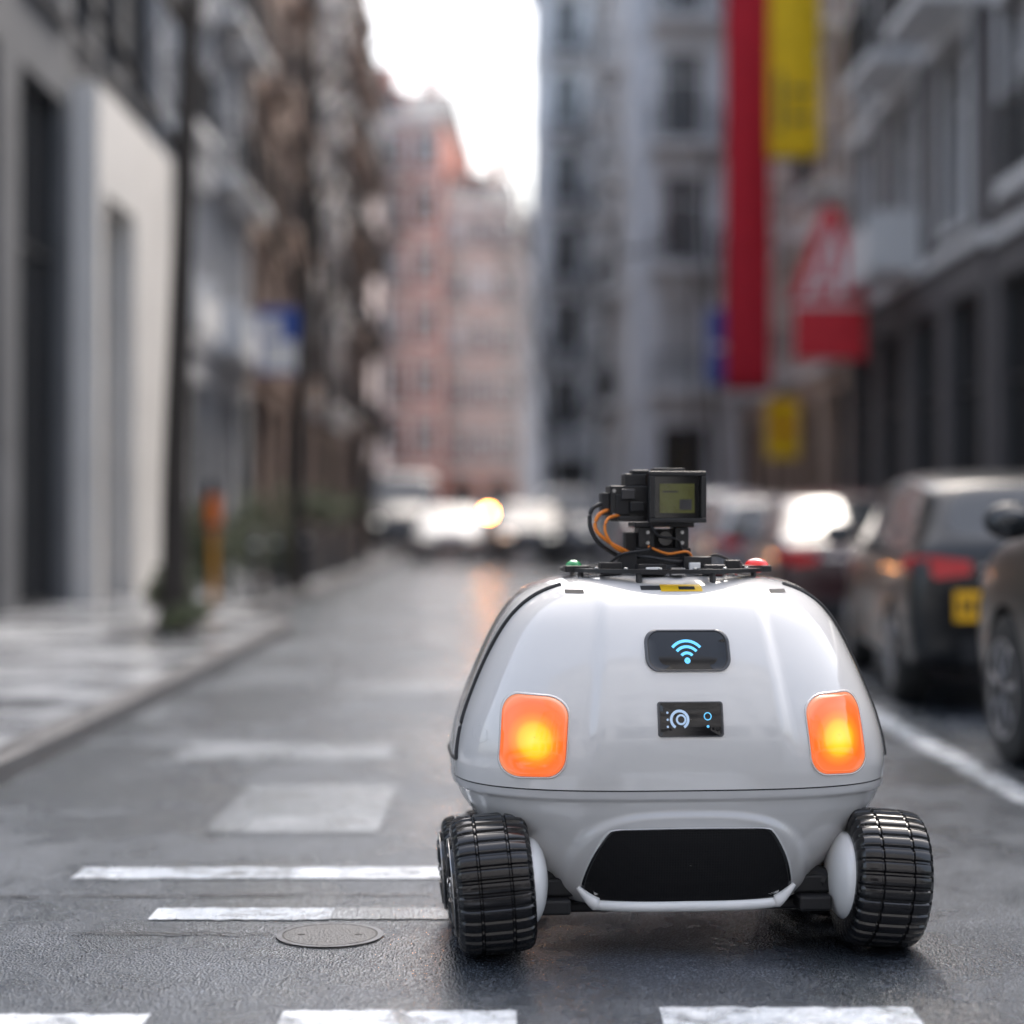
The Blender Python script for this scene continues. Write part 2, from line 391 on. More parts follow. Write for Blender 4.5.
def shell(tab, zs, mat, name, extra_bottom=None):
    NT = 320; rings = []
    for z in zs:
        a, b, n = hermite(tab, z); a = max(a, .0005); b = max(b, .0005)
        ring = []
        for i in range(NT):
            t = 2*math.pi*i/NT; c, s_ = math.cos(t), math.sin(t)
            r = (abs(c)**n+abs(s_)**n)**(-1/n)
            x = a*c*r; y = b*s_*r
            if y < 0: y -= bulge(x, z)*min(1, -y/b*2)
            ring.append((x, y, z))
        rings.append(ring)
    b_ = MB()
    if extra_bottom:
        sc, dz = extra_bottom
        rings.insert(0, [(x*sc, y*sc, z+dz) for x, y, z in rings[0]])
    vv = [p for r_ in rings for p in r_]
    fs = [(j*NT+i, j*NT+(i+1) % NT, (j+1)*NT+(i+1) % NT, (j+1)*NT+i) for j in range(len(rings)-1) for i in range(NT)]
    fs += [tuple(range(NT-1, -1, -1)), tuple(range((len(rings)-1)*NT, len(rings)*NT))]
    b_.add(vv, fs, mat)
    return b_.obj(name, robot, smooth=True, angle=50)
zs = [.452, .4528, .4545, .458]+[.463+i*(.996-.463)/70 for i in range(71)]+[1.0, 1.004, 1.008, 1.011, 1.0135, 1.015, 1.016]
shell(UP, zs, M['white_shell'], 'upper_shell', (.97, .001))
zs = [.125, .127, .131]+[.136+i*(.443-.136)/80 for i in range(81)]+[.4465, .4485]
shell(LO, zs, M['tub_shell'], 'lower_tub', (.9, -.004))
g = MB(); NT = 160
def selip(a, b, n, z):
    out = []
    for i in range(NT):
        t = 2*math.pi*i/NT; c, s_ = math.cos(t), math.sin(t); r = (abs(c)**n+abs(s_)**n)**(-1/n)
        out.append((a*c*r, b*s_*r, z))
    return out
g.add(selip(.605, .481, 3, .440)+selip(.605, .481, 3, .458), [(i, (i+1) % NT, NT+(i+1) % NT, NT+i) for i in range(NT)], M['gap'])
g.obj('shell_gap', robot, smooth=True)

def rrect(w, h, r, n=10):
    pts = []
    for cx_, cz_, a0 in ((w-r, h-r, 0), (-w+r, h-r, 90), (-w+r, -h+r, 180), (w-r, -h+r, 270)):
        for i in range(n+1):
            a = R(a0+90*i/n); pts.append((cx_+r*math.cos(a), cz_+r*math.sin(a)))
    out = []
    for i, p in enumerate(pts):
        q = pts[(i+1) % len(pts)]; d = math.hypot(q[0]-p[0], q[1]-p[1]); k = max(1, int(d/.01))
        for j in range(k): out.append((p[0]+(q[0]-p[0])*j/k, p[1]+(q[1]-p[1])*j/k))
    return out
def patch(b, cx_, cz_, outline, prof, mats):
    n = len(outline)
    for j in range(len(prof)-1):
        (s0, h0), (s1, h1) = prof[j], prof[j+1]
        pts = []
        for s_, h in ((s0, h0), (s1, h1)):
            for (x, z) in outline:
                X, Z = cx_+x*s_, cz_+z*s_
                pts.append((X, surf(X, Z)-h, Z))
        b.add(pts, [(i, (i+1) % n, n+(i+1) % n, n+i) for i in range(n)], mats[j])
for side, cxl in (('left', -.413), ('right', .406)):
    lm = lamp_mat(cxl, .582); b = MB(); cz_ = .591; sgx = 1 if cxl > 0 else -1
    o = rrect(.086, .108, .052)
    o = [(x*(1-.10*(x*sgx*z)/(.086*.107)), z*(1+.03*x*sgx/.086)) for x, z in o]
    prof = [(1.035, -.006), (1.035, .002), (1.01, .0045), (.985, .003), (.98, .001), (.955, .006), (.90, .010), (.88, .009), (.7, .014), (.5, .017), (.3, .0185), (.12, .019), (.01, .019)]
    mats = [M['white_shell'], M['white_shell'], M['white_shell'], M['gap']]+[lm]*8
    patch(b, cxl, cz_, o, prof, mats); b.obj('lamp_'+side, robot, smooth=True, angle=40)
b = MB(); cz_ = .817
M['pill_rim'] = pmat('pill_rim', (.05, .05, .055), .25, coat=.5)
patch(b, 0, cz_, rrect(.113, .053, .034), [(1.02, -.004), (1.02, .003), (1.0, .006), (.95, .006), (.92, .003), (.7, .003), (.4, .003), (.01, .003)],
      [M['pill_rim']]*3+[M['gap']]+[M['gloss_black']]*3)
b.obj('wifi_panel', robot, smooth=True, angle=40)
b = MB()
def arcstrip(b, cx_, cz_, r0, r1, a0, a1, mat, h=.0045, n=16):
    pts = []
    for r in (r0, r1):
        for i in range(n+1):
            a = R(a0+(a1-a0)*i/n); X, Z = cx_+r*math.sin(a), cz_+r*math.cos(a); pts.append((X, surf(X, Z)-h, Z))
    b.add(pts, [(i, i+1, n+2+i, n+1+i) for i in range(n)], mat)
wc = (-.003, .791)
for r in (.020, .036, .051): arcstrip(b, wc[0], wc[1], r-.004, r+.0035, -48, 48, M['led_blue'])
arcstrip(b, wc[0], wc[1], .0005, .008, 0, 360, M['led_blue'], n=24)
b.obj('wifi_icon', robot)
b = MB(); dcz = .640; dcx = -.004
patch(b, dcx, dcz, rrect(.086, .045, .008), [(1.02, -.004), (1.02, .002), (1.0, .0045), (.96, .0045), (.94, .003), (.6, .003), (.3, .003), (.01, .003)],
      [M['pill_rim']]*3+[M['gap']]+[M['gloss_black']]*3)
b.obj('display', robot, smooth=True, angle=40)
b = MB()
arcstrip(b, dcx-.030, dcz, .019, .026, -150, 150, M['led_white'], n=24)
arcstrip(b, dcx-.026, dcz, .009, .014, 0, 360, M['led_white'], n=24)
for i in range(3): arcstrip(b, dcx-.062, dcz-.018+.018*i, .0005, .003, 0, 360, M['led_white'], n=12)
arcstrip(b, dcx+.045, dcz+.008, .008, .0105, 0, 360, M['led_blue'], n=18)
arcstrip(b, dcx+.045, dcz-.018, .0005, .0035, 0, 360, M['led_blue'], n=18)
b.obj('display_icons', robot)
gp = []
pts0 = [(-.205, .347), (-.12, .350), (0, .351), (.12, .350), (.205, .347), (.228, .335), (.252, .30), (.272, .26), (.287, .215), (.292, .185), (.285, .163), (.262, .152), (.15, .149), (0, .148), (-.15, .149), (-.262, .152), (-.285, .163), (-.292, .185), (-.287, .215), (-.272, .26), (-.252, .30), (-.228, .335)]
nn = len(pts0)
for i in range(nn):
    p0, p1, p2, p3 = [Vector(pts0[(i+k) % nn]) for k in (-1, 0, 1, 2)]
    for j in range(6):
        t = j/6
        q = .5*((2*p1)+(-p0+p2)*t+(2*p0-5*p1+4*p2-p3)*t*t+(-p0+3*p1-3*p2+p3)*t**3); gp.append((q.x*.975, q.y-.25))
b = MB()
patch(b, 0, .25, gp, [(1.02, -.004), (1.02, .001), (1.0, .004), (.975, .004), (.965, .0015), (.8, .0025), (.6, .003), (.4, .003), (.2, .003), (.01, .003)],
      [M['tub_shell']]*2+[M['gloss_black']]+[M['gap']]+[M['grille']]*5)
b.obj('front_grille', robot, smooth=True, angle=40)
b = MB(); path = []; rad = []
for i in range(61):
    u = -1+2*i/60; x = u*.294; z = .137+.048*max(0, (abs(u)-.80)/.20)**1.4
    path.append((x, surf(x*.985, max(z, .135))-.008, z)); rad.append((.006+.014*min(1, (1-abs(u))*6)) if abs(u) > .83 else .015)
b.path(path, rad, 14, M['white_trim']); b.obj('bumper', robot, smooth=True, angle=60)
for sg, nm in ((-1, 'left'), (1, 'right')):
    b = MB(); pth = []
    for i in range(40):
        z = .50+(.985-.50)*i/39; a, bb, n = hermite(UP, z); y = -.19+.04*math.sin(i/39*math.pi)
        yy = min(abs(y)/bb, .98); x = sg*a*(1-yy**n)**(1/n); pth.append((x, y, z))
    b.path(pth, .008, 8, M['gap'])
    pth2 = []
    for i in range(30):
        z0 = .50; y = -.18+.36*i/29; a, bb, n = hermite(UP, z0); x = sg*a*(1-(abs(y)/bb)**n)**(1/n); pth2.append((x, y, z0))
    b.path(pth2, .005, 8, M['gap']); b.obj('door_seal_'+nm, robot, smooth=True)
b = MB()
hx = [(.020*math.cos(R(60*i+30)), .024*math.sin(R(60*i+30))) for i in range(6)]
patch(b, -.548, .585, hx, [(1.08, -.002), (1.06, .0012), (.94, .0012), (.9, -.0)], [M['white_shell']]*3)
b.obj('cap_hex', robot)
b = MB()
def flat(x0, x1, z0, z1, mat, h=.0018, n=8):
    pts = [(x0+(x1-x0)*i/n, surf(x0+(x1-x0)*i/n, z)-h, z) for z in (z0, z1) for i in range(n+1)]
    b.add(pts, [(i, i+1, n+2+i, n+1+i) for i in range(n)], mat)
flat(-.105, -.05, .974, .985, M['gap']); flat(-.05, .065, .970, .988, M['yellow_label']); flat(.0, .045, .975, .983, M['gap'], .003)
flat(-.31, -.26, .964, .974, M['gap']); flat(.26, .31, .964, .974, M['gap'])
b.obj('labels', robot)

b = MB()
b.box(-.36, .36, -.33, .40, .098, .128, M['matte_black']); b.box(-.46, .46, -.375, -.325, .15, .20, M['matte_black']); b.box(-.46, .46, .0, .05, .13, .17, M['matte_black']); b.box(-.43, .43, .36, .40, .11, .15, M['matte_black'])
b.box(-.40, -.31, -.41, -.30, .108, .15, M['matte_black']); b.box(.31, .40, -.41, -.30, .108, .15, M['matte_black'])
b.obj('chassis', robot, bevel=.008)

def wheel(name, sx, y, sgn, RW=.187, W=.104, fairing=True):
    par = robot; q = RW/.187
    b = MB()
    prof = [(-W, .120), (-W+.001, .156), (-W+.006, .170), (-W+.016, .180), (-W+.034, .1845), (-.046, .1865), (-.043, .181), (-.039, .181), (-.036, .187), (.036, .187), (.039, .181), (.043, .181), (.046, .1865), (W-.034, .1845), (W-.016, .180), (W-.006, .170), (W-.001, .156), (W, .120)]
    prof = [(x, r*q) for x, r in prof]
    NW = 256
    def rm(j, i, r):
        k = i % 8
        if r > .150*q: return r-(.0065 if k >= 6 else (.0012 if k in (0, 5) else 0))
        return r
    b.revolve_x(prof, NW, M['tire'], rmod=rm)
    o = sgn
    pr = [(o*(W-.002), .135*q), (o*(W+.006), .132*q), (o*(W+.008), .118*q), (o*(W-.004), .108*q), (o*(W-.010), .06*q), (o*(W+.004), .05*q), (o*(W+.010), .03*q), (o*(W+.010), .002)]
    b.revolve_x(pr, 60, M['gloss_black'])
    for k in range(6):
        a = 2*math.pi*k/6
        p0 = (o*(W+.004), .045*q*math.cos(a), .045*q*math.sin(a)); p1 = (o*(W+.004), .112*q*math.cos(a), .112*q*math.sin(a))
        b.tube(p0, p1, .013, .010, 8, M['gloss_black'])
    b.revolve_x([(o*(W+.009), .012), (o*(W+.013), .011), (o*(W+.013), .001)], 20, M['steel'])
    for k in range(24):
        a0 = 2*math.pi*k/24; a1 = 2*math.pi*(k+1)/24
        b.tube((o*(W+.007), .127*q*math.cos(a0), .127*q*math.sin(a0)), (o*(W+.007), .127*q*math.cos(a1), .127*q*math.sin(a1)), .0022, .0022, 6, M['steel'], False)
    ob = b.obj(name, par, smooth=True, angle=28)
    ob.location = (sx, y, RW+.0); ob.rotation_euler = (0, R(4.5)*sgn, 0)
    if fairing:
        c = MB(); c.ellipsoid((sx-sgn*.098, y-.01, .195), (.05, .130, .120), M['white_trim'], 32, 20); c.obj(name+'_fairing', par, smooth=True, angle=60)
wheel('wheel_front_left', -.518, -.355, -1); wheel('wheel_front_right', .544, -.355, 1)
wheel('wheel_mid_left', -.548, .015, -1, .157, .085, False); wheel('wheel_mid_right', .525, .015, 1, .157, .085, False)
wheel('wheel_rear_left', -.47, .345, -1, .14, .08, False); wheel('wheel_rear_right', .47, .345, 1, .14, .08, False)
b = MB()
for sg in (-1, 1):
    b.tube((sg*.40, -.355, .18), (sg*.30, -.295, .22), .03, .03, 10, M['matte_black'])
    b.tube((sg*.42, .015, .16), (sg*.36, .02, .26), .025, .03, 10, M['matte_black']); b.tube((sg*.38, .345, .14), (sg*.32, .30, .24), .025, .03, 10, M['matte_black'])
b.obj('suspension', robot, smooth=True)

# ---- top sensor deck
b = MB(); Z = 1.022
def ring(b, r0, r1, z0, z1, mat, n=72, c=(0, 0)):
    pts = []
    for r, z in ((r0, z0), (r1, z0), (r1, z1), (r0, z1)):
        pts += [(c[0]+r*math.cos(2*math.pi*i/n), c[1]+r*math.sin(2*math.pi*i/n), z) for i in range(n)]
    fs = []
    for k in range(4):
        k2 = (k+1) % 4
        fs += [(k*n+i, k*n+(i+1) % n, k2*n+(i+1) % n, k2*n+i) for i in range(n)]
    b.add(pts, fs, mat)
ring(b, .262, .296, Z-.004, Z+.007, M['black_plastic']); ring(b, .20, .212, Z-.002, Z+.004, M['dark_metal'])
b.tube((0, 0, 1.012), (0, 0, Z+.016), .125, .115, 48, M['black_plastic'])
for k in range(8):
    a = math.pi/8+k*math.pi/4; c, s_ = math.cos(a), math.sin(a)
    p = Vector((-s_, c, 0))*.009
    q0 = Vector((c, s_, 0))*.11; q1 = Vector((c, s_, 0))*.268
    b.add([q0-p+Vector((0, 0, Z)), q0+p+Vector((0, 0, Z)), q1+p+Vector((0, 0, Z)), q1-p+Vector((0, 0, Z)),
           q0-p+Vector((0, 0, Z+.008)), q0+p+Vector((0, 0, Z+.008)), q1+p+Vector((0, 0, Z+.008)), q1-p+Vector((0, 0, Z+.008))],
          [(0, 3, 2, 1), (4, 5, 6, 7), (0, 1, 5, 4), (1, 2, 6, 5), (2, 3, 7, 6), (3, 0, 4, 7)], M['black_plastic'])
    b.tube((.27*c, .27*s_, .985), (.27*c, .27*s_, Z), .010, .008, 8, M['dark_metal'])
b.obj('sensor_deck', robot, smooth=True, angle=30)
b = MB()
b.box(-.295, -.225, -.115, -.05, Z-.005, Z+.014, M['black_plastic']); b.box(.215, .30, -.115, -.05, Z-.005, Z+.014, M['black_plastic'])
b.box(-.10, -.02, -.215, -.155, Z-.01, Z+.020, M['black_plastic']); b.box(.09, .15, -.2, -.16, Z-.01, Z+.018, M['dark_metal'])
b.box(-.20, -.14, -.17, -.12, Z-.01, Z+.024, M['black_plastic']); b.box(-.01, .03, -.23, -.18, Z-.01, Z+.010, M['steel'])
b.box(.05, .08, -.19, -.17, Z+.0, Z+.024, M['white_trim']); b.box(-.08, -.04, -.225, -.216, Z-.004, Z+.012, M['white_trim'])
b.box(.16, .20, -.16, -.12, Z, Z+.03, M['black_plastic']); b.box(.04, .12, -.15, -.10, Z, Z+.04, M['black_plastic']); b.box(-.14, -.09, -.12, -.07, Z, Z+.05, M['matte_black'])
for i in range(8):
    a = R(-160+i*20); b.tube((.279*math.cos(a), .279*math.sin(a), Z+.006), (.279*math.cos(a), .279*math.sin(a), Z+.012), .006, .006, 10, M['steel'])
b.obj('deck_fittings', robot, bevel=.003)
b = MB(); b.ellipsoid((-.268, -.088, Z+.013), (.024, .02, .017), M['led_green']); b.obj('green_led', robot, smooth=True)
b = MB(); b.ellipsoid((.262, -.088, Z+.013), (.035, .024, .021), M['led_red']); b.obj('red_led', robot, smooth=True)
# camera head
Z = 1.030
b = MB(); P = M['black_plastic']; K = M['matte_black']
b.box(-.115, .095, -.08, .06, Z+.006, Z+.030, P); b.box(-.085, .075, -.065, .05, Z+.030, Z+.056, K)
b.box(-.075, -.03, -.06, .04, Z+.056, Z+.115, P); b.box(.03, .07, -.06, .04, Z+.056, Z+.115, P)
b.box(-.03, .03, -.04, .035, Z+.056, Z+.11, K); b.box(-.11, -.076, -.03, .03, Z+.04, Z+.10, K)
b.box(-.09, .085, -.065, .05, Z+.115, Z+.130, P)
b.box(-.155, -.046, -.04, .07, Z+.132, Z+.235, P); b.box(-.178, -.1555, -.03, .04, Z+.15, Z+.215, K); b.box(-.14, -.10, -.046, -.0405, Z+.15, Z+.21, K)
b.box(-.11, -.05, -.03, .06, Z+.235, Z+.27, P); b.box(-.125, -.085, -.058, -.0465, Z+.195, Z+.225, M['dark_metal'])
b.box(-.135, -.06, -.06, -.0415, Z+.133, Z+.147, P); b.box(-.10, -.06, -.07, -.0465, Z+.16, Z+.188, K)
b.box(-.045, .100, -.095, .03, Z+.135, Z+.27, P)
b.box(-.055, .110, -.125, -.0955, Z+.262, Z+.275, P); b.box(-.055, .110, -.125, -.0955, Z+.128, Z+.141, P)
b.box(-.055, -.038, -.125, -.0955, Z+.1415, Z+.2615, P); b.box(.094, .110, -.125, -.0955, Z+.1415, Z+.2615, P)
b.box(-.03, .06, -.05, .02, Z+.2705, Z+.286, K); b.box(-.09, -.04, -.03, .03, Z+.2705, Z+.281, P); b.box(.1005, .115, -.06, .01, Z+.17, Z+.25, K)
b.obj('camera_head', robot, bevel=.004)
b = MB(); b.box(-.0375, .0935, -.102, -.0965, Z+.1425, Z+.261, M['gloss_black']); b.box(-.022, .078, -.106, -.1025, Z+.156, Z+.240, M['lcd'])
b.box(.035, .070, -.1075, -.1062, Z+.165, Z+.195, M['dark_metal']); b.box(-.014, .03, -.1075, -.1062, Z+.215, Z+.219, M['dark_metal'])
b.obj('camera_screen', robot)
b = MB()
for (x, z) in ((-.05, .07), (-.05, .10), (.05, .07), (.05, .10), (-.145, .22), (-.145, .15)):
    b.tube((x, -.038 if x < -.1 else -.059, Z+z), (x, -.045 if x < -.1 else -.066, Z+z), .006, .005, 10, M['steel'])
b.tube((.0, -.035, Z+.083), (.0, -.07, Z+.083), .020, .020, 24, M['gloss_black'])
b.obj('camera_screws', robot, smooth=True)
def spline(pts, n=10):
    out = []
    P_ = [Vector(p) for p in pts]
    for i in range(len(P_)-1):
        p0 = P_[max(i-1, 0)]; p1 = P_[i]; p2 = P_[i+1]; p3 = P_[min(i+2, len(P_)-1)]
        for j in range(n):
            t = j/n; out.append(.5*((2*p1)+(-p0+p2)*t+(2*p0-5*p1+4*p2-p3)*t*t+(-p0+3*p1-3*p2+p3)*t**3))
    out.append(P_[-1]); return out
b = MB()
b.path(spline([(-.15, -.02, Z+.17), (-.19, -.04, Z+.15), (-.20, -.05, Z+.11), (-.165, -.06, Z+.075), (-.12, -.06, Z+.05), (-.09, -.04, Z+.035)]), .0055, 8, M['orange_wire'])
b.path(spline([(-.13, -.04, Z+.15), (-.165, -.06, Z+.14), (-.175, -.07, Z+.105), (-.15, -.07, Z+.06), (-.11, -.05, Z+.04)]), .0045, 8, M['orange_wire'])
b.path(spline([(-.15, -.01, Z+.19), (-.205, -.03, Z+.17), (-.215, -.04, Z+.12), (-.19, -.05, Z+.07), (-.13, -.04, Z+.03)]), .006, 8, K)
b.path(spline([(-.04, -.06, Z+.12), (-.02, -.09, Z+.09), (.03, -.085, Z+.08), (.05, -.07, Z+.05), (.09, -.06, Z+.02)]), .004, 8, K)
b.path(spline([(-.05, -.07, Z+.06), (0, -.1, Z+.04), (.06, -.09, Z+.045), (.08, -.07, Z+.02)]), .0035, 8, M['orange_wire'])
b.path(spline([(-.11, -.07, Z+.03), (-.06, -.13, Z+.03), (.02, -.14, Z+.018), (.1, -.1, Z+.02)]), .005, 8, K)
b.path(spline([(-.16, -.08, Z+.015), (-.13, -.13, Z+.04), (-.06, -.11, Z+.05), (-.04, -.06, Z+.06)]), .004, 8, K)
b.path(spline([(.1, -.05, Z+.01), (.14, -.08, Z+.035), (.19, -.07, Z+.02), (.23, -.07, Z+.005)]), .004, 8, K)
b.obj('cables', robot, smooth=True)

# ------------------------------------------------------------------ CARS
M['car_glass'] = pmat('car_glass', (.02, .024, .028), .06, coat=.4, spec=.6)
M['tail'] = pmat('tail_light', (.30, .006, .01), .15, coat=1, emis=(1, .02, .02), estr=.14)
M['head'] = pmat('head_light', (.8, .8, .8), .1, coat=1, emis=(1, .96, .88), estr=1.3)
M['plate_y'] = pmat('plate_yellow', (.85, .45, .012), .5)
M['plate_w'] = pmat('plate_white', (.6, .6, .6), .5)
M['rubber'] = pmat('car_tyre', (.02, .02, .02), .7)
M['alloy'] = pmat('alloy', (.4, .4, .42), .3, metal=.9)
M['amber'] = pmat('amber_lit', (.8, .3, .05), .3, emis=(1, .36, .08), estr=110)
def paint(name, c, r=.28, coat=.5): return pmat(name, c, r, coat=coat)
STY = {
 'sedan': [(0, .72, .80), (.012, .86, .90), (.035, .98, .95), (.10, 1.02, .97), (.175, 1.04, .98), (.18, 1.045, .98), (.305, 1.36, .99), (.32, 1.385, .99), (.40, 1.43, 1), (.47, 1.445, 1), (.485, 1.445, 1), (.56, 1.43, 1), (.61, 1.395, 1), (.625, 1.375, 1), (.765, 1.02, .99), (.775, 1.0, .99), (.88, .93, .96), (.95, .85, .91), (.985, .74, .84), (1, .62, .75)],
 'hatch': [(0, .78, .84), (.010, .92, .92), (.022, 1.02, .95), (.03, 1.05, .96), (.095, 1.36, .97), (.11, 1.41, .975), (.20, 1.46, .98), (.35, 1.49, 1), (.46, 1.49, 1), (.475, 1.49, 1), (.56, 1.47, 1), (.60, 1.43, 1), (.615, 1.41, 1), (.765, 1.05, .99), (.775, 1.03, .99), (.88, .96, .96), (.95, .87, .91), (.985, .75, .84), (1, .62, .75)],
 'suv': [(0, .9, .86), (.010, 1.02, .94), (.02, 1.12, .96), (.028, 1.15, .97), (.07, 1.52, .975), (.085, 1.57, .98), (.20, 1.62, .99), (.35, 1.64, 1), (.46, 1.64, 1), (.475, 1.64, 1), (.58, 1.61, 1), (.64, 1.55, 1), (.655, 1.53, 1), (.77, 1.17, .99), (.78, 1.15, .99), (.88, 1.09, .97), (.955, 1.0, .93), (.985, .88, .87), (1, .7, .78)],
 'van': [(0, 1.2, .94), (.006, 1.32, .96), (.012, 1.42, .97), (.016, 1.45, .97), (.035, 1.98, .97), (.045, 2.03, .98), (.2, 2.08, 1), (.45, 2.1, 1), (.58, 2.1, 1), (.59, 2.1, 1), (.68, 2.07, 1), (.74, 2.0, 1), (.755, 1.97, 1), (.88, 1.25, .99), (.89, 1.22, .98), (.93, 1.13, .96), (.97, 1.02, .93), (.99, .85, .87), (1, .7, .8)],
}
CAB = {'sedan': (5, 6, 13, 14), 'hatch': (3, 4, 12, 13), 'suv': (3, 4, 12, 13), 'van': (3, 4, 12, 13)}
def make_car(name, x, y, yaw, pm, style='sedan', L=4.4, W=1.8, plate=0.0, sc=1.0, lit=False, ymat='plate_y'):
    par = empty(name, (x, y, .004), yaw); par.scale = (sc, sc, sc)
    st = STY[style]; rb0, rb1, wb0, wb1 = CAB[style]; hw = W/2
    zb0 = {'sedan': .93, 'hatch': .95, 'suv': 1.05, 'van': 1.15}[style]
    rings = []
    for i, (t, zt, wf) in enumerate(st):
        w_ = hw*wf
        zl = .22 + .10*max(0, 1-t/.06) + .10*max(0, (t-.92)/.08)
        cab = rb0 <= i <= wb1
        roof = rb1 <= i <= wb0
        zb = zb0+.03*(1-t) if cab else min(zb0, zt-.05)
        if roof: wr = w_-(.19 if style != 'van' else .10)
        elif cab: wr = w_-.10
        else: wr = w_-.09
        if cab and not roof: zb = min(zb, zt-.035)
        rings.append([(0, zl), (w_-.14, zl), (w_-.03, zl+.06), (w_, zl+.22), (w_+.005, (zl+zb)/2+.08), (w_-.02, zb-.05), (w_-.045, zb), (wr, zt-.055 if roof else zt-.025), (wr-.10, zt-.005), (wr*.45, zt+.012), (0, zt+.018)])
    n = len(rings[0]); full = []
    for i, r in enumerate(rings):
        yy = -L/2+L*st[i][0]
        full.append([(px_, yy, pz) for px_, pz in r]+[(-px_, yy, pz) for px_, pz in r[-2:0:-1]])
    m = len(full[0]); vv = [p for r in full for p in r]
    g_ = {0: [], 1: [], 2: []}
    bm_i = 9 if style in ('sedan',) else 8
    for j in range(len(full)-1):
        for i in range(m):
            k = i if i < n-1 else m-1-i
            mat = 0
            if k in (0, 1): mat = 2
            if k == 6 and rb1 <= j < wb0 and j not in (bm_i,) and not (style == 'van' and j < 8): mat = 1
            if k == 6 and (j == rb0 or j == wb0): mat = 1 if style == 'sedan' or j == wb0 else 0
            if k in (7, 8, 9) and (j == rb0 or j == wb0) : mat = 1 if k > 7 else 0
            g_[mat].append((j*m+i, j*m+(i+1) % m, (j+1)*m+(i+1) % m, (j+1)*m+i))
    g_[0] += [tuple(range(m-1, -1, -1)), tuple(range((len(full)-1)*m, len(full)*m))]
    me = bpy.data.meshes.new('body'); allf = g_[0]+g_[1]+g_[2]
    me.from_pydata(vv, [], allf)
    for mm in (pm, M['car_glass'], M['matte_black']): me.materials.append(mm)
    me.polygons.foreach_set('material_index', [0]*len(g_[0])+[1]*len(g_[1])+[2]*len(g_[2]))
    me.polygons.foreach_set('use_smooth', [True]*len(allf))
    bm = bmesh.new(); bm.from_mesh(me); bmesh.ops.recalc_face_normals(bm, faces=bm.faces)
    cl = bm.edges.layers.float.get('crease_edge') or bm.edges.layers.float.new('crease_edge')
    for e in bm.edges:
        if len(e.link_faces) == 2 and e.link_faces[0].material_index != e.link_faces[1].material_index: e[cl] = .55
    bm.to_mesh(me); bm.free()
    o = bpy.data.objects.new('body', me); COL.objects.link(o)
    sb = o.modifiers.new('s', 'SUBSURF'); sb.levels = 2; sb.render_levels = 2
    RA = .365 if style != 'suv' else .40; rw = .325 if style != 'suv' else .36
    ya, yb = -L/2+L*.19, -L/2+L*.815
    cut = MB()
    for yy in (ya, yb):
        for sg in (-1, 1):
            cut.tube((sg*(hw-.26), yy, rw), (sg*(hw+.2), yy, rw), RA, RA, 32, M['matte_black'])
    c = cut.obj('cut')
    bo = o.modifiers.new('b', 'BOOLEAN'); bo.operation = 'DIFFERENCE'; bo.object = c; bo.solver = 'EXACT'
    try: bo.material_mode = 'TRANSFER'
    except Exception: pass
    dg = bpy.context.evaluated_depsgraph_get(); dg.update()
    nm = bpy.data.meshes.new_from_object(o.evaluated_get(dg))
    o.modifiers.clear(); o.data = nm; o.parent = par
    bpy.data.objects.remove(c)
    nm.polygons.foreach_set('use_smooth', [True]*len(nm.polygons)); nm.set_sharp_from_angle(angle=R(40))
    k = 0
    for yy in (ya, yb):
        for sg in (-1, 1):
            k += 1; wbm = MB(); cxw = sg*(hw-.115)
            wbm.revolve_x([(-.10, rw*.62), (-.105, rw*.85), (-.085, rw*.97), (-.05, rw), (.05, rw), (.085, rw*.97), (.105, rw*.85), (.10, rw*.62)], 36, M['rubber'], (cxw, yy, rw))
            f = sg
            wbm.revolve_x([(f*.085, rw*.66), (f*.102, rw*.66), (f*.102, rw*.60), (f*.06, rw*.56)], 32, M['alloy'], (cxw, yy, rw))
            for q in range(7):
                a = 2*math.pi*q/7+.3
                wbm.tube((cxw+f*.085, yy+.05*math.cos(a), rw+.05*math.sin(a)), (cxw+f*.094, yy+rw*.6*math.cos(a), rw+rw*.6*math.sin(a)), .028, .018, 6, M['alloy'])
            wbm.revolve_x([(f*.06, .07), (f*.10, .055), (f*.10, .001)], 16, M['alloy'], (cxw, yy, rw))
            wbm.obj('wheel_%d' % k, par, smooth=True, angle=40)
    d = MB(); zt_r = {'sedan': .80, 'hatch': .86, 'suv': .95, 'van': 1.0}[style]; wq = hw*.9
    rw_ = -L/2
    for sg in (-1, 1):
        d.add([(sg*(wq-.30), rw_-.006, zt_r-.02), (sg*(wq-.10), rw_+.012, zt_r-.05), (sg*(wq+.03), rw_+.10, zt_r-.03), (sg*(wq+.075), rw_+.26, zt_r+.03), (sg*(wq+.07), rw_+.24, zt_r+.08), (sg*(wq+.02), rw_+.09, zt_r+.09), (sg*(wq-.10), rw_+.01, zt_r+.09), (sg*(wq-.30), rw_-.004, zt_r+.06),
               (sg*(wq-.30), rw_+.12, zt_r-.02), (sg*(wq-.10), rw_+.14, zt_r-.05), (sg*(wq-.06), rw_+.2, zt_r-.03), (sg*(wq-.06), rw_+.26, zt_r+.03), (sg*(wq-.06), rw_+.26, zt_r+.08), (sg*(wq-.06), rw_+.2, zt_r+.09), (sg*(wq-.10), rw_+.14, zt_r+.09), (sg*(wq-.30), rw_+.12, zt_r+.06)],
              [tuple(range(8)), tuple(range(15, 7, -1))]+[(i, (i+1) % 8, 8+(i+1) % 8, 8+i) for i in range(8)], M['tail'])
        fy = L/2; zf = zt_r-.14
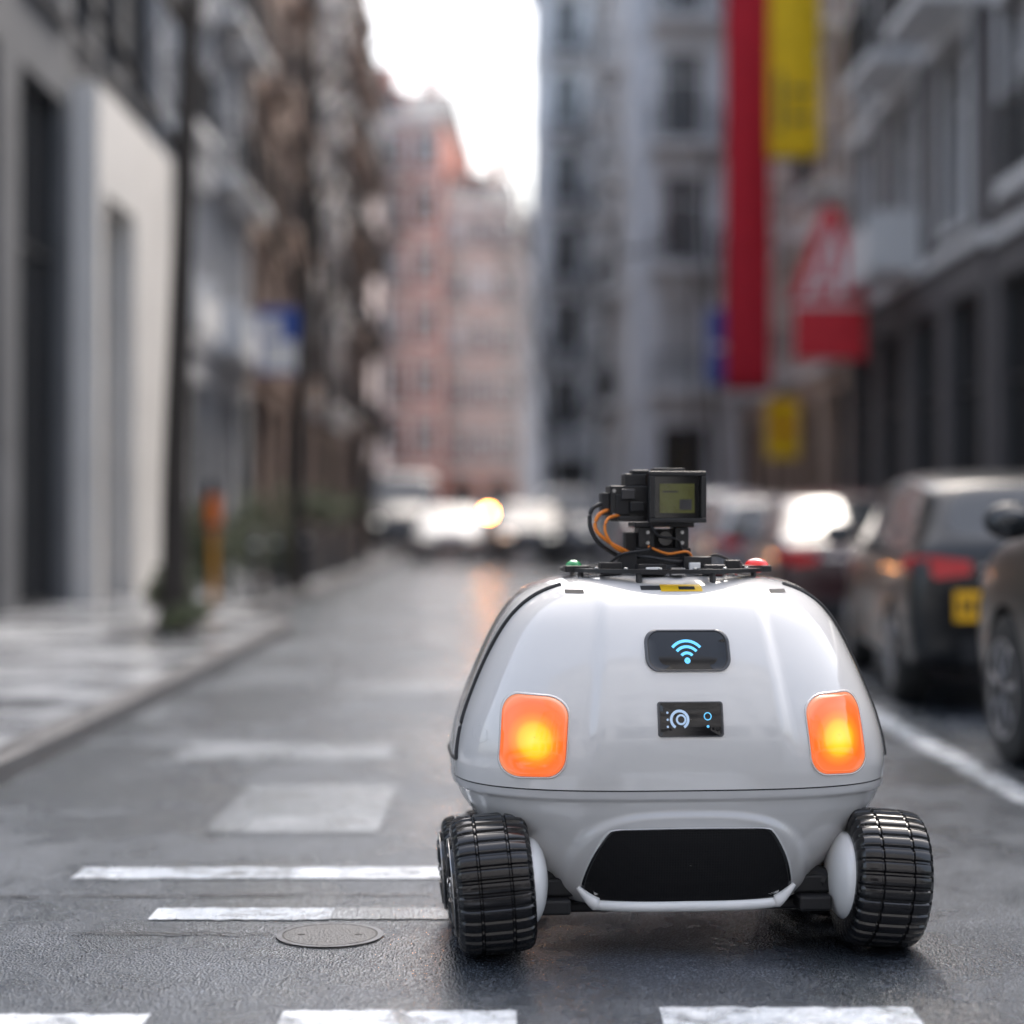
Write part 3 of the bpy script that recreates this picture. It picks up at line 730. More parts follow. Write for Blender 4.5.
        d.add([(sg*(wq-.42), fy-.0, zf-.05), (sg*(wq-.20), fy-.03, zf-.06), (sg*(wq-.02), fy-.13, zf-.04), (sg*(wq+.03), fy-.28, zf+.05), (sg*(wq+.0), fy-.26, zf+.09), (sg*(wq-.06), fy-.13, zf+.08), (sg*(wq-.22), fy-.05, zf+.05), (sg*(wq-.42), fy-.02, zf+.03),
               (sg*(wq-.42), fy-.2, zf-.05), (sg*(wq-.22), fy-.2, zf-.06), (sg*(wq-.12), fy-.22, zf-.04), (sg*(wq-.12), fy-.3, zf+.05), (sg*(wq-.12), fy-.3, zf+.09), (sg*(wq-.16), fy-.22, zf+.08), (sg*(wq-.22), fy-.2, zf+.05), (sg*(wq-.42), fy-.2, zf+.03)],
              [tuple(range(8)), tuple(range(15, 7, -1))]+[(i, (i+1) % 8, 8+(i+1) % 8, 8+i) for i in range(8)], M['head'] if 'parked' not in name else M['alloy'])
    d.obj('lights', par, smooth=True, angle=50)
    d = MB()
    d.box(-hw*.62, hw*.62, rw_-.02, rw_+.1, .30, .44, M['matte_black']); d.box(-hw*.55, hw*.55, L/2-.1, L/2+.006, .34, .52, M['matte_black']); d.box(-hw*.4, hw*.4, L/2-.1, L/2+.004, .58, .66, M['matte_black'])
    d.box(-hw*.5, hw*.5, rw_-.012, rw_+.1, zt_r+.01, zt_r+.03, M['alloy'])
    d.obj('bumpers', par, bevel=.01)
    d = MB(); d.box(plate-.13, plate+.13, rw_-.022, rw_+.04, zt_r-.30, zt_r-.12, M[ymat]); d.box(-.25, .25, L/2-.02, L/2+.02, .46, .57, M['plate_w'])
    for i in range(4): d.box(plate-.10+i*.052, plate-.07+i*.052, rw_-.025, rw_-.0221, zt_r-.25, zt_r-.17, M['matte_black'])
    d.obj('plates', par)
    d = MB(); ym = -L/2+L*.70 if style != 'van' else -L/2+L*.82
    zm = zb0+.11
    for sg in (-1, 1):
        d.ellipsoid((sg*(hw+.10), ym, zm), (.12, .06, .085), M['black_plastic'], 16, 10); d.tube((sg*(hw-.08), ym+.02, zm-.06), (sg*(hw+.06), ym, zm-.02), .025, .02, 8, M['matte_black'])
        d.ellipsoid((sg*(hw+.10), ym-.02, zm), (.10, .05, .065), M['car_glass'], 16, 10)
        for q in (.33, .50): d.box(sg*(hw-.0), sg*(hw+.03), -L/2+L*q, -L/2+L*q+.16, zb0-.13, zb0-.10, pm)
    d.obj('mirrors', par, smooth=True, angle=40)
    d = MB()
    d.tube((0, rw_+L*.30, st[7][1]), (0, rw_+L*.30-.12, st[7][1]+.13), .008, .004, 6, M['matte_black'])
    d.obj('antenna', par)
    if lit:
        d = MB(); d.ellipsoid(lit, (.09, .09, .09), M['amber'], 12, 8); d.tube((lit[0]-.25, lit[1]-.05, lit[2]-.02), lit, .02, .02, 8, M['matte_black']); d.obj('lit_indicator', par, smooth=True)
    return par
P_dark = paint('paint_graphite', (.02, .022, .026)); P_black = paint('paint_black', (.007, .008, .010), .3, .25); P_silver = paint('paint_silver', (.22, .23, .25)); P_maroon = paint('paint_maroon', (.04, .014, .016))
P_white = paint('paint_white', (.58, .59, .61)); P_brown = paint('paint_bronze', (.02, .018, .016), .3, .3); P_blue = paint('paint_blue', (.04, .06, .11))
def park(name, xl, drear, yaw, *a, **k):
    L = k.get('L', 4.4); W = k.get('W', 1.8); s = k.get('sc', 1)
    v = Vector((-W/2*s, -L/2*s)); v.rotate(Matrix.Rotation(yaw, 2))
    return make_car(name, xl-v.x, drear-v.y, yaw, *a, **k)
park('parked_car', 2.36, 4.85, R(0.5), P_brown, 'suv', L=4.6, W=1.88, ymat='plate_w')
park('parked_car', 2.36, 10.8, R(-4.5), P_black, 'hatch', L=4.1, W=1.76, plate=-.46)
park('parked_car', 2.38, 16.3, R(-3), P_maroon, 'sedan', L=4.4, plate=-.1, ymat='plate_w')
park('parked_car', 2.40, 21.9, R(-1), P_silver, 'hatch', L=4.2, ymat='plate_w')
park('parked_car', 2.42, 27.6, R(0), P_white, 'suv', L=4.5, ymat='plate_w')
park('parked_car', 2.42, 33.6, R(0), P_blue, 'hatch', L=4.2, ymat='plate_w')
park('parked_car', 2.42, 39.2, R(0), P_silver, 'sedan', L=4.4, ymat='plate_w')
make_car('oncoming_car', -1.72, 50, R(182), P_white, 'hatch', L=4.2, W=1.85, sc=1.05)
make_car('delivery_van', -3.75, 60, R(184), P_dark, 'van', L=5.4, W=2.0, sc=1.3)
make_car('moving_car', .50, 46.5, R(178), P_dark, 'suv', L=4.6, W=1.9, lit=(1.0, 2.35, 1.34))
make_car('moving_van', 1.75, 53, R(176), P_silver, 'van', L=5.2, W=1.95)
make_car('moving_car', -1.0, 62, R(2), P_blue, 'suv', L=4.5)

# ------------------------------------------------------------------ BUILDINGS
M['glass'] = pmat('window_glass', (.03, .035, .042), .08, spec=.9, coat=.5)
M['glass_curtained'] = pmat('window_curtain', (.45, .45, .46), .35, coat=.6)  # pale panes with curtains behind, plain colour without glow
M['frame_w'] = pmat('frame_white', (.74, .74, .75), .5)
M['frame_d'] = pmat('frame_dark', (.05, .052, .056), .5)
M['iron_rail'] = pmat('iron_railing', (.02, .02, .022), .5)
M['concrete'] = pmat('concrete', (.36, .36, .36), .8)
M['w_dark'] = pmat('wall_charcoal', (.12, .125, .135), .75, var=.2, vscale=.8)
M['w_dark2'] = pmat('wall_graphite', (.07, .073, .08), .75, var=.2, vscale=.8)
M['w_white'] = pmat('wall_offwhite', (.72, .70, .675), .8, var=.08, vscale=.8)
M['w_grey'] = pmat('wall_grey', (.40, .41, .43), .8, var=.15, vscale=.6)
M['w_brown'] = pmat('wall_brownstone', (.26, .19, .155), .8, var=.2, vscale=.6)
M['w_tan'] = pmat('wall_tan', (.42, .32, .265), .8, var=.2, vscale=.6)
M['w_pale'] = pmat('wall_pale_stone', (.70, .71, .72), .8)
M['w_brick'] = brickmat('wall_red_brick', (.50, .17, .12), (.42, .13, .09), (.42, .35, .31))
M['w_brick2'] = brickmat('wall_orange_brick', (.58, .30, .23), (.50, .25, .19), (.52, .45, .41))
M['w_dbrick'] = brickmat('wall_dark_brick', (.12, .11, .115), (.085, .08, .085), (.18, .18, .18))
M['roof'] = pmat('roof_slate', (.10, .10, .11), .7, var=.2)
M['shop'] = pmat('shopfront_dark', (.014, .015, .017), .25, coat=.4)

def facade(bs, T, L, floors, wall, frame='frame_w', trim=None, rnd=None):
    rnd = rnd or random
    for b in bs.values(): b.xf = T
    W_, G, F, B, TR = bs['walls'], bs['windows'], bs['frames'], bs['balconies'], bs['trim']
    trim = trim or M['concrete']; z = 0
    for fi, f in enumerate(floors):
        h = f['h']; n = f['n']; ww = f['ww']; s_ = f.get('s', .9); t = f.get('t', h-.4); bay = L/n
        z0 = z+s_; z1 = z+t
        if s_ > 0: W_.box(0, L, 0, .3, z, z0, wall)
        if t < h: W_.box(0, L, 0, .3, z1, z+h, wall)
        xs = 0
        for i in range(n):
            c = (i+.5)*bay; a0, a1 = c-ww/2, c+ww/2
            W_.box(xs, a0, 0, .3, z0, z1, wall); xs = a1
            gm = M['shop'] if f.get('shop') else (M['glass_curtained'] if rnd.random() < .25 else M['glass'])
            G.box(a0, a1, .22, .26, z0, z1, gm)
            ft = .07; fm = M[frame] if not f.get('shop') else M['frame_d']
            F.box(a0, a0+ft, .12, .215, z0, z1, fm); F.box(a1-ft, a1, .12, .215, z0, z1, fm)
            F.box(a0+ft, a1-ft, .12, .215, z0, z0+ft, fm); F.box(a0+ft, a1-ft, .12, .215, z1-ft, z1, fm)
            F.box(c-.03, c+.03, .13, .21, z0+ft, z1-ft, fm)
            if (z1-z0) > 1.4: F.box(a0+ft, c-.03, .135, .205, z0+(z1-z0)*.68, z0+(z1-z0)*.68+.05, fm); F.box(c+.03, a1-ft, .135, .205, z0+(z1-z0)*.68, z0+(z1-z0)*.68+.05, fm)
            if f.get('surround'):
                TR.box(a0-.14, a0-.002, -.05, -.002, z0-.02, z1+.12, trim); TR.box(a1+.002, a1+.14, -.05, -.002, z0-.02, z1+.12, trim)
                TR.box(a0-.2, a1+.2, -.09, -.002, z1+.122, z1+.3, trim)
            if s_ > 0 and not f.get('shop'): TR.box(a0-.1, a1+.1, -.1, -.002, z0-.12, z0-.022, trim)
            bal = f.get('bal')
            if bal and (bal == 'all' or i in bal):
                dep = f.get('bd', .7); bm_ = f.get('bmat', trim)
                B.box(a0-.35, a1+.35, -dep, -.003, z+.02, z+.2, bm_)
                if f.get('bsolid'):
                    B.box(a0-.35, a1+.35, -dep-.06, -dep-.002, z-.1, z+f.get('bh', .95), bm_)
                    B.box(a0-.35, a0-.30, -dep+.002, -.004, z+.202, z+.95, bm_); B.box(a1+.30, a1+.35, -dep+.002, -.004, z+.202, z+.95, bm_)
                else:
                    I = M['iron_rail']; q = z+1.15
                    B.box(a0-.35, a1+.35, -dep, -dep+.05, q-.05, q, I); B.box(a0-.35, a0-.31, -dep+.052, -.01, q-.05, q, I); B.box(a1+.31, a1+.35, -dep+.052, -.01, q-.05, q, I)
                    k = int((ww+.7)/.13)
                    for m_ in range(k+1):
                        xx = a0-.34+(ww+.66)*m_/k; B.box(xx, xx+.02, -dep+.01, -dep+.035, z+.202, q-.052, I)
                    for m_ in range(1, int(dep/.13)):
                        for xx in (a0-.34, a1+.32): B.box(xx, xx+.02, -dep+m_*.13, -dep+m_*.13+.02, z+.202, q-.052, I)
        W_.box(xs, L, 0, .3, z0, z1, wall)
        if f.get('course', True): TR.box(-.02, L+.02, -.08, -.0025, z+h-.12, z+h+.06, trim)
        z += h
    TR.box(-.05, L+.05, -.32, -.003, z-.1+.165, z+.35, trim); TR.box(-.05, L+.05, -.18, -.003, z-.35+.165, z-.1+.16, trim)
    return z
def building(name, loc, rz, L, depth, floors, wall, frame='frame_w', trim=None, extra=None, roof='flat', seed=1):
    par = empty(name, loc, rz); rnd = random.Random(seed)
    bs = {k: MB() for k in ('walls', 'windows', 'frames', 'balconies', 'trim', 'roof')}
    z = facade(bs, Matrix.Identity(4), L, floors, wall, frame, trim, rnd)
    if extra:
        for side, fl_ in extra:
            if side == 'L':
                T = Matrix.Translation((-.302, depth, 0)) @ Matrix.Rotation(R(-90), 4, 'Z'); facade(bs, T, depth-.32, fl_, wall, frame, trim, rnd)
            else:
                T = Matrix.Translation((L+.302, .32, 0)) @ Matrix.Rotation(R(90), 4, 'Z'); facade(bs, T, depth-.32, fl_, wall, frame, trim, rnd)
    for b in bs.values(): b.xf = None
    bs['walls'].box(0, L, .3, depth, 0, z, wall)
    if roof == 'flat':
        bs['roof'].box(.1, L-.1, .5, depth-.1, z+.001, z+.3, M['roof'])
        bs['roof'].box(L*.3, L*.3+.9, depth*.4, depth*.4+.9, z+.3, z+1.6, wall)
    else:
        rh = roof
        bs['roof'].add([(-.1, -.3, z+.352), (L+.1, -.3, z+.352), (L+.1, depth, z+.352), (-.1, depth, z+.352), (-.1, depth*.35, z+.35+rh), (L+.1, depth*.35, z+.35+rh)],
                       [(0, 1, 5, 4), (2, 3, 4, 5), (1, 2, 5), (3, 0, 4), (0, 3, 2, 1)], M['roof'])
        for q in (.25, .7):
            bs['roof'].box(L*q, L*q+.8, depth*.3, depth*.3+.8, z+.4+rh*.4, z+rh+1.8, wall)
            x0 = L*q-1.6
            bs['roof'].box(x0, x0+1.1, .25, 1.5, z+.5, z+1.9, wall); bs['windows'].box(x0+.15, x0+.95, .21, .248, z+.7, z+1.75, M['glass'])
    for k, b in bs.items():
        if b.v: b.obj(k, par)
    return par
def fl(h, n, ww, s=.9, t=None, **k):
    d = dict(h=h, n=n, ww=ww, s=s, **k); d['t'] = t if t else h-.45; return d

LX = -5.6; q90 = R(90)
# unseen block across the crossing, added behind the viewpoint to darken the robot's front
building('unseen_shade_building', (14, -9, 0), R(180), 28, 12, [fl(4, 8, 2.4, .6, shop=True)]+[fl(3.2, 10, 1.3, .9, surround=True) for _ in range(4)], M['w_grey'], seed=2)
building('office_building', (LX, 11.5, 0), q90, 11.4, 12, [fl(6.9, 4, 2.0, .12, 6.4, shop=True, course=False)]+[fl(3.4, 4, 1.8, .5, 3.0) for _ in range(3)], M['w_dark'], 'frame_d', M['w_dark2'], seed=4)
par = building('office_building', (LX-.12, 22.9, 0), q90, 5.5, 12, [fl(6.95, 2, 1.5, .12, 5.2, shop=True, course=False)]+[fl(3.3, 3, 1.25, .6, 2.8) for _ in range(3)], M['w_dark2'], 'frame_d', M['w_dark'], seed=5)
b = MB()
wl = M['w_white']
b.box(0, 5.0, -.45, -.055, 5.4, 6.75, wl); b.box(0, .35, -.45, -.055, .12, 5.4, wl); b.box(2.25, 5.0, -.45, -.055, .12, 5.4, wl)
b.obj('white_portal', par)
building('town_house', (LX+.03, 28.45, 0), q90, 9.6, 12,
         [fl(4.3, 4, 1.5, .2, 3.6, shop=True)]+[fl(3.1, 4, 1.1, .5, 2.6, bal=[0, 2, 3], bd=.55, bsolid=(i == 0), bmat=M['w_pale'], bh=.5, surround=True) for i in range(4)], M['w_grey'], 'frame_w', M['w_grey'], seed=6)
building('town_house', (LX-.06, 38.1, 0), q90, 11.5, 12,
         [fl(4.5, 4, 1.8, .2, 3.9, shop=True)]+[fl(3.2, 5, 1.1, .6, 2.7, bal=[1, 3], surround=True) for i in range(5)], M['w_brown'], 'frame_d', M['w_tan'], seed=7)
building('town_house', (LX+.04, 49.65, 0), q90, 10, 12,
         [fl(4.2, 4, 1.6, .2, 3.6, shop=True)]+[fl(3.2, 4, 1.2, .6, 2.7, bal=[0, 2], bmat=M['w_white'], surround=True) for i in range(5)], M['w_tan'], 'frame_w', M['w_pale'], seed=8)
building('town_house', (LX-.02, 59.7, 0), q90, 11.3, 12,
         [fl(4.2, 4, 1.6, .2, 3.6, shop=True)]+[fl(3.2, 5, 1.1, .6, 2.7, bal='all', surround=True) for i in range(5)], M['w_brown'], 'frame_w', M['w_tan'], seed=9)
M['w_pink'] = pmat('wall_pink_render', (.70, .58, .55), .8, var=.1, vscale=.5)
building('brick_house', (-9.6, 103, 0), R(-6), 5.6, 14, [fl(4.2, 3, 1.2, .3, 3.5, shop=True)]+[fl(3.3, 3, 1.1, .7, 2.6, surround=True, bal=[1], bmat=M['w_white']) for i in range(6)], M['w_brick'], 'frame_w', M['w_white'], roof=2.5, seed=10)
building('brick_house', (-3.9, 104, 0), R(4), 4.2, 14, [fl(4, 2, 1.4, .3, 3.3, shop=True)]+[fl(3.1, 3, .8, .7, 2.5, surround=True, bal=[0, 2], bmat=M['w_white']) for i in range(5)], M['w_brick2'], 'frame_w', M['w_white'], roof=2.0, seed=11)
building('rendered_house', (-16, 90, 0), R(0), 8.9, 12, [fl(4.2, 3, 1.6, .3, 3.5, shop=True)]+[fl(3.3, 4, 1.1, .7, 2.6, surround=True, bal=[1, 2]) for i in range(5)], M['w_pink'], 'frame_w', M['w_white'], roof=2.0, seed=12)
building('white_house', (.5, 112, 0), R(2), 9, 12, [fl(4, 3, 1.6, .3, 3.3, shop=True)]+[fl(3.2, 4, 1.1, .7, 2.5, bal=[1], surround=True) for i in range(5)], M['w_white'], 'frame_w', M['w_pale'], seed=13)
def right(name, x, d0, d1, *a, **k): return building(name, (x, d1, 0), -q90, d1-d0-.05, *a, **k)
right('brick_building', 6.5, 14, 24.4, 12, [fl(5.0, 4, 1.9, .12, 4.4, shop=True)]+[fl(3.3, 4, 1.5, .5, 2.9, surround=True, bal=[1]) for _ in range(3)], M['w_dbrick'], 'frame_w', M['w_pale'], seed=15)
right('brick_building', 6.45, 24.4, 34.5, 12, [fl(5.1, 4, 1.9, .12, 4.4, shop=True)]+[fl(3.3, 3, 1.6, .35, 2.9, surround=True, bal=[1, 2] if i else [0, 1], bsolid=(i == 0), bmat=M['w_pale'], bh=.75, bd=.8) for i in range(4)], M['w_dbrick'], 'frame_w', M['w_pale'], seed=16)
right('town_house', 6.5, 34.5, 50, 12, [fl(4.4, 5, 1.9, .12, 3.8, shop=True)]+[fl(3.2, 5, 1.2, .5, 2.8, surround=True, bal=[0, 2, 4]) for _ in range(5)], M['w_tan'], 'frame_w', M['w_pale'], seed=17)
M['w_cool'] = pmat('wall_cool_stone', (.66, .69, .73), .8, var=.1, vscale=.6)
building('corner_building', (3.65, 50.4, 0), 0, 4.6, 24, [fl(4.6, 2, 1.3, .12, 3.8, shop=True)]+[fl(3.45, 2, 1.15, .35, 2.8, surround=True, bal='all', bd=.9) for _ in range(4)], M['w_cool'], 'frame_w', M['w_pale'],
         extra=[('L', [fl(4.6, 6, 1.8, .12, 3.8, shop=True)]+[fl(3.45, 7, 1.2, .35, 2.8, surround=True, bal=[1, 3, 5]) for _ in range(4)])], seed=18)
building('tower_building', (1.5, 76, 0), R(1), 8, 14, [fl(4.6, 4, 1.5, .12, 3.8, shop=True)]+[fl(3.2, 5, 1.0, .5, 2.6, bal=[0, 1], bd=.9) for _ in range(7)], M['w_cool'], 'frame_d', M['w_grey'],
         extra=[('L', [fl(4.6, 4, 1.5, .12, 3.8, shop=True)]+[fl(3.2, 4, 1.2, .5, 2.6) for _ in range(7)])], seed=19)

# ------------------------------------------------------------------ banners / signs
M['red'] = pmat('banner_red', (.50, .010, .028), .8, var=.12, vscale=2); M['yellow'] = pmat('banner_yellow', (.85, .55, .01), .8, var=.08, vscale=2)
M['signred'] = pmat('sign_red', (.65, .02, .035), .6); M['signblue'] = pmat('sign_blue', (.02, .08, .36), .5); M['signwhite'] = pmat('sign_white', (.74, .74, .74), .5)
M['bark'] = pmat('bark', (.04, .033, .028), .85, var=.4, vscale=14)
M['pole'] = pmat('pole_dark', (.05, .05, .055), .5)
def banner(name, x0, x1, y, z0, z1, mat, wallx, stripe=None):
    p = empty(name, (0, 0, 0)); b = MB(); n, m = 8, 24; pts = []; fs = []
    for j in range(m+1):
        for i in range(n+1):
            u = i/n; v = j/m; pts.append((x0+(x1-x0)*u, y+.05*math.sin(v*7+u*3)*(1-v*.5)+.03*math.sin(u*9), z0+(z1-z0)*v))
    fs = [(j*(n+1)+i, j*(n+1)+i+1, (j+1)*(n+1)+i+1, (j+1)*(n+1)+i) for j in range(m) for i in range(n)]
    b.add(pts, fs, mat); o = b.obj('cloth', p, smooth=True, angle=80, normals=False)
    sd_ = o.modifiers.new('t', 'SOLIDIFY'); sd_.thickness = .01
    b = MB(); b.tube((x0-.1, y, z1+.02), (wallx, y, z1+.02), .035, .035, 10, M['pole']); b.tube((x0+.0, y, z0-.0), (wallx, y, z0-.0), .02, .02, 10, M['pole'])
    b.obj('bracket', p)
    if stripe:
        b = MB()
        for (a0, a1, c0, c1, mm) in stripe: b.box(a0, a1, y-.12, y-.105, c0, c1, mm)
        b.obj('lettering', p)
    return p
banner('red_banner', 4.50, 5.47, 38, 3.9, 13.5, M['red'], 6.45)
banner('yellow_banner', 4.86, 5.83, 34, 8.0, 13.0, M['yellow'], 6.45, [(5.0, 5.08, 8.5, 9.6, M['pole']), (5.25, 5.6, 8.7, 8.8, M['pole']), (5.25, 5.6, 9.2, 9.3, M['pole'])])
p = empty('triangle_sign', (0, 0, 0)); b = MB(); y = 30
def prism(b, pts, y0, y1, mat):
    n = len(pts); b.add([(x, y0, z) for x, z in pts]+[(x, y1, z) for x, z in pts], [tuple(range(n)), tuple(range(2*n-1, n-1, -1))]+[(i, (i+1) % n, n+(i+1) % n, n+i) for i in range(n)], mat)
prism(b, [(4.63, 4.82), (5.97, 4.82), (5.44, 6.4), (5.20, 6.4)], y, y+.12, M['signred'])
prism(b, [(4.72, 3.85), (5.90, 3.85), (5.90, 4.72), (4.72, 4.72)], y+.002, y+.118, M['signred'])
prism(b, [(4.72, 4.721), (5.90, 4.721), (5.90, 4.819), (4.72, 4.819)], y+.03, y+.09, M['signwhite'])
b.obj('panel', p); b = MB()
prism(b, [(4.84, 4.88), (5.00, 4.88), (5.40, 5.95), (5.34, 6.15)], y-.01, y-.002, M['signwhite'])
prism(b, [(5.36, 4.88), (5.50, 4.88), (5.52, 5.50), (5.38, 5.90)], y-.01, y-.002, M['signwhite'])
prism(b, [(5.10, 5.05), (5.34, 5.05), (5.34, 5.16), (5.15, 5.16)], y-.01, y-.002, M['signwhite'])
b.obj('emblem', p); b = MB(); b.box(5.903, 6.45, y+.02, y+.08, 4.2, 4.26, M['pole']); b.box(5.903, 6.45, y+.02, y+.08, 4.6, 4.66, M['pole']); b.obj('bracket', p)
def boxsign(name, x0, x1, y, z0, z1, mat, wallx, trim='signwhite'):
    p = empty(name, (0, 0, 0)); b = MB(); b.box(x0, x1, y, y+.15, z0, z1, mat); b.obj('panel', p, bevel=.02)
    b = MB(); b.box(x0+(x1-x0)*.2, x0+(x1-x0)*.8, y-.01, y-.002, z0+(z1-z0)*.45, z0+(z1-z0)*.53, M[trim]); b.obj('lettering', p)
    b = MB(); b.box(x1, wallx, y+.04, y+.1, (z0+z1)/2-.03, (z0+z1)/2+.03, M['pole']); b.obj('bracket', p)
boxsign('blue_sign', 4.55, 5.15, 42, 4.35, 6.1, M['signblue'], 6.5)
boxsign('yellow_sign', 5.5, 6.2, 38.8, 2.5, 3.8, M['yellow'], 6.5, 'signred')

def pole_sign(name, x, y, h, zs, w_, hh, mat, c2):
    p = empty(name, (x, y, .1)); b = MB(); b.tube((0, 0, 0), (0, 0, h), .045, .04, 12, M['pole']); b.tube((0, 0, 0), (0, 0, .12), .08, .06, 12, M['pole']); b.obj('post', p, smooth=True)
    b = MB(); b.box(-w_, 0.05, -.07, -.046, zs, zs+hh, mat); b.obj('panel', p, bevel=.006)
    b = MB(); b.box(-w_+.06, -.04, -.075, -.071, zs+.05, zs+hh*.5, c2); b.box(-w_+.06, -w_+.36, -.075, -.071, zs+hh*.55, zs+hh*.85, c2); b.obj('symbol', p)
pole_sign('street_sign', -3.55, 30, 4.6, 3.5, .66, 1.1, M['signblue'], M['signwhite'])
p = empty('parking_post', (-3.55, 21.4, .116)); b = MB()
M['ypost'] = pmat('post_yellow', (.50, .22, .02), .45); M['opost'] = pmat('post_orange', (.70, .16, .02), .45)
b.tube((0, 0, 0), (0, 0, .9), .055, .05, 16, M['ypost']); b.tube((0, 0, 0), (0, 0, .05), .13, .13, 16, M['pole']); b.obj('post', p, smooth=True)
b = MB(); b.tube((0, 0, .9), (0, 0, 1.35), .09, .09, 20, M['opost']); b.tube((0, 0, 1.35), (0, 0, 1.52), .07, .05, 20, M['pole']); b.tube((0, 0, .93), (0, 0, 1.0), .094, .094, 20, M['pole']); b.obj('head', p, smooth=True)

def lamp_post(x, y, sg):
    p = empty('street_lamp', (x, y, .1)); b = MB()
    b.tube((0, 0, 0), (0, 0, .8), .11, .09, 14, M['pole']); b.tube((0, 0, .8), (0, 0, 7.5), .07, .045, 12, M['pole'])
    b.path(spline([(0, 0, 7.45), (sg*.2, 0, 7.9), (sg*.7, 0, 8.1), (sg*1.4, 0, 8.12)]), .035, 10, M['pole']); b.obj('post', p, smooth=True)
    b = MB(); b.ellipsoid((sg*1.6, 0, 8.08), (.34, .13, .07), M['dark_metal'], 16, 8); b.obj('head', p, smooth=True)
lamp_post(4.75, 47, -1)
def bollard(x, y):
    p = empty('bollard', (x, y, .116)); b = MB(); b.tube((0, 0, 0), (0, 0, .85), .06, .05, 14, M['pole']); b.ellipsoid((0, 0, .87), (.065, .065, .06), M['pole'], 14, 8); b.tube((0, 0, .7), (0, 0, .76), .057, .056, 14, M['signwhite']); b.obj('post', p, smooth=True)
for i in range(4): bollard(-3.35, 23.5+i*1.9)

# ------------------------------------------------------------------ trees and shrubs
def tree(name, x, y, H, r0, seed, clear=2.6, lean=0.0, spread=1.0, nbs=(12, 6, 4), wob=.12):
    rnd = random.Random(seed); p = empty(name, (x, y, .1)); b = MB(); tw = MB()
    def branch(pos, d, length, r, lvl):
        segs = 6 if lvl < 1 else (4 if lvl < 2 else 2); pts = [pos.copy()]; rad = [r]; q = pos.copy(); dd = d.copy()
        for i in range(segs):
            dd = (dd+Vector((rnd.uniform(-1, 1), rnd.uniform(-1, 1), rnd.uniform(-.3, .7)))*(wob if lvl == 0 else .2)).normalized()
            if lvl == 0: dd = (dd+Vector((lean, 0, 1))*.35).normalized()
            q = q+dd*length/segs; pts.append(q.copy()); rad.append(r*(1-.75*(i+1)/segs) if lvl else r*(1-.7*(i+1)/segs)+.008)
        (b if lvl < 2 else tw).path(pts, rad, 10 if lvl == 0 else (5 if lvl == 1 else 3), M['bark'])
        if lvl >= 3: return
        nb = nbs[lvl]
        for i in range(nb):
            t = rnd.uniform(clear/H if lvl == 0 else .2, 1.0); fi = t*segs; k = min(int(fi), segs-1)
            bp = pts[k].lerp(pts[k+1], fi-k); ang = rnd.uniform(0, 2*math.pi)
            side = Vector((math.cos(ang), math.sin(ang), 0)); ax = (pts[k+1]-pts[k]).normalized()
            nd = (ax*rnd.uniform(.5, 1.0)+side*rnd.uniform(.5, 1.0)*spread+Vector((0, 0, .25))).normalized()
            ll = length*(.36 if lvl == 0 else .5)*(1.15-.6*t if lvl == 0 else 1)*rnd.uniform(.7, 1.2)
            branch(bp, nd, ll, max(.004, rad[k]*rnd.uniform(.35, .5)), lvl+1)
    branch(Vector((0, 0, 0)), Vector((lean, 0, 1)).normalized(), H, r0, 0)
    b.tube((0, 0, -.02), (0, 0, .25), r0*1.6, r0*.98, 12, M['bark'])
    b.obj('trunk', p, smooth=True, angle=60); tw.obj('twigs', p)
    g_ = MB(); g_.box(-.55, .55, -.6, .6, .0165, .028, M['iron']); g_.obj('tree_grate', p)
    return p
tree('street_tree', -3.20, 17.0, 9.5, .125, 41, clear=4.2, lean=.02, wob=.03, spread=.7)
tree('street_tree', -3.25, 27.0, 11, .12, 22, clear=3.6, wob=.04)
tree('street_tree', -3.9, 36.5, 10, .11, 23, clear=3, nbs=(10, 5, 4))
tree('street_tree', -4.0, 50, 11, .12, 24, clear=3, nbs=(10, 5, 4))
tree('street_tree', 2.6, 57, 13, .13, 26, clear=2.5, nbs=(18, 7, 5), spread=.6)
tree('street_tree', 1.3, 67, 14, .13, 27, clear=2.5, nbs=(18, 7, 5), spread=.6)
tree('street_tree', 5.2, 44, 10, .10, 28, clear=4, spread=.7, nbs=(8, 5, 3))

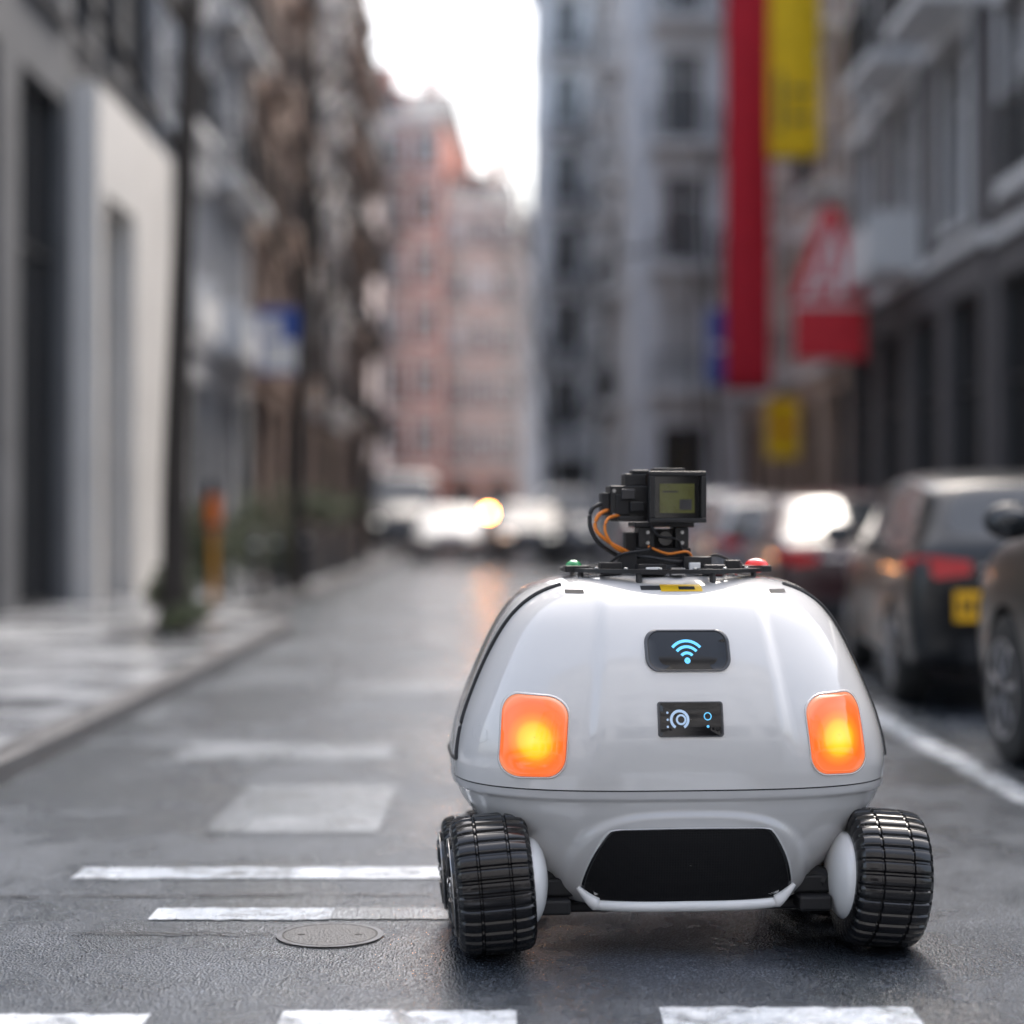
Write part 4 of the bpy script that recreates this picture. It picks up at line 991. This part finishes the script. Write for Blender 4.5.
M['leaf1'] = pmat('leaf_dark', (.035, .055, .025), .6); M['leaf2'] = pmat('leaf_mid', (.07, .10, .04), .6); M['leaf3'] = pmat('leaf_olive', (.11, .11, .05), .6)
def shrub(name, x, y, z, sx, sy, sz, n, seed):
    rnd = random.Random(seed); p = empty(name, (x, y, z)); b = MB()
    lob = [(Vector((rnd.uniform(-.6, .6)*sx, rnd.uniform(-.6, .6)*sy, rnd.uniform(.35, .8)*sz)), rnd.uniform(.3, .55)) for _ in range(8)]
    for i in range(n):
        c, r = rnd.choice(lob); v = Vector((rnd.gauss(0, 1), rnd.gauss(0, 1), rnd.gauss(0, 1))).normalized()*(rnd.random()**.4)*r
        q = c+Vector((v.x*sx, v.y*sy, v.z*sz*.8))
        if q.z < .02: q.z = .03+rnd.random()*.1
        a = Vector((rnd.gauss(0, 1), rnd.gauss(0, 1), rnd.gauss(0, 1))).normalized()*rnd.uniform(.03, .06); e = a.orthogonal().normalized()*rnd.uniform(.012, .025)
        b.add([q-a, q+e, q+a, q-e], [(0, 1, 2, 3)], M[rnd.choice(['leaf1', 'leaf1', 'leaf2', 'leaf3'])])
    b.obj('leaves', p, normals=False)
    b = MB()
    for c, r in lob: b.path(spline([(0, 0, 0), (c.x*.3, c.y*.3, c.z*.5), tuple(c)], 4), .012, 5, M['bark'])
    b.obj('stems', p)
def planter(x, y, w_, l, h, seed):
    p = empty('planter', (x, y, .116)); b = MB(); m_ = M['frame_d']
    b.box(-w_/2, w_/2, -l/2, l/2, 0, h-.08, m_); b.box(-w_/2-.02, w_/2+.02, -l/2-.02, l/2+.02, h-.08, h, m_); b.box(-w_/2+.05, w_/2-.05, -l/2+.05, l/2-.05, h+.001, h+.01, M['bark'])
    b.obj('box', p, bevel=.015)
    shrub('shrub', x, y, .116+h, w_*.7, l*.6, .7, 1500, seed)
shrub('shrub', -3.85, 24.5, .116, .6, 1.0, 1.25, 3000, 31)
shrub('shrub', -3.9, 28.8, .116, .6, 1.0, 1.5, 3000, 32)
shrub('shrub', -3.35, 17.6, .13, .35, .5, .6, 900, 33)
shrub('shrub', -3.0, 16.7, .13, .25, .3, .25, 400, 34)
planter(-3.75, 32, .7, 1.8, .9, 35); planter(-3.75, 36, .7, 1.8, .9, 36); planter(-3.75, 40, .7, 1.8, .9, 37)
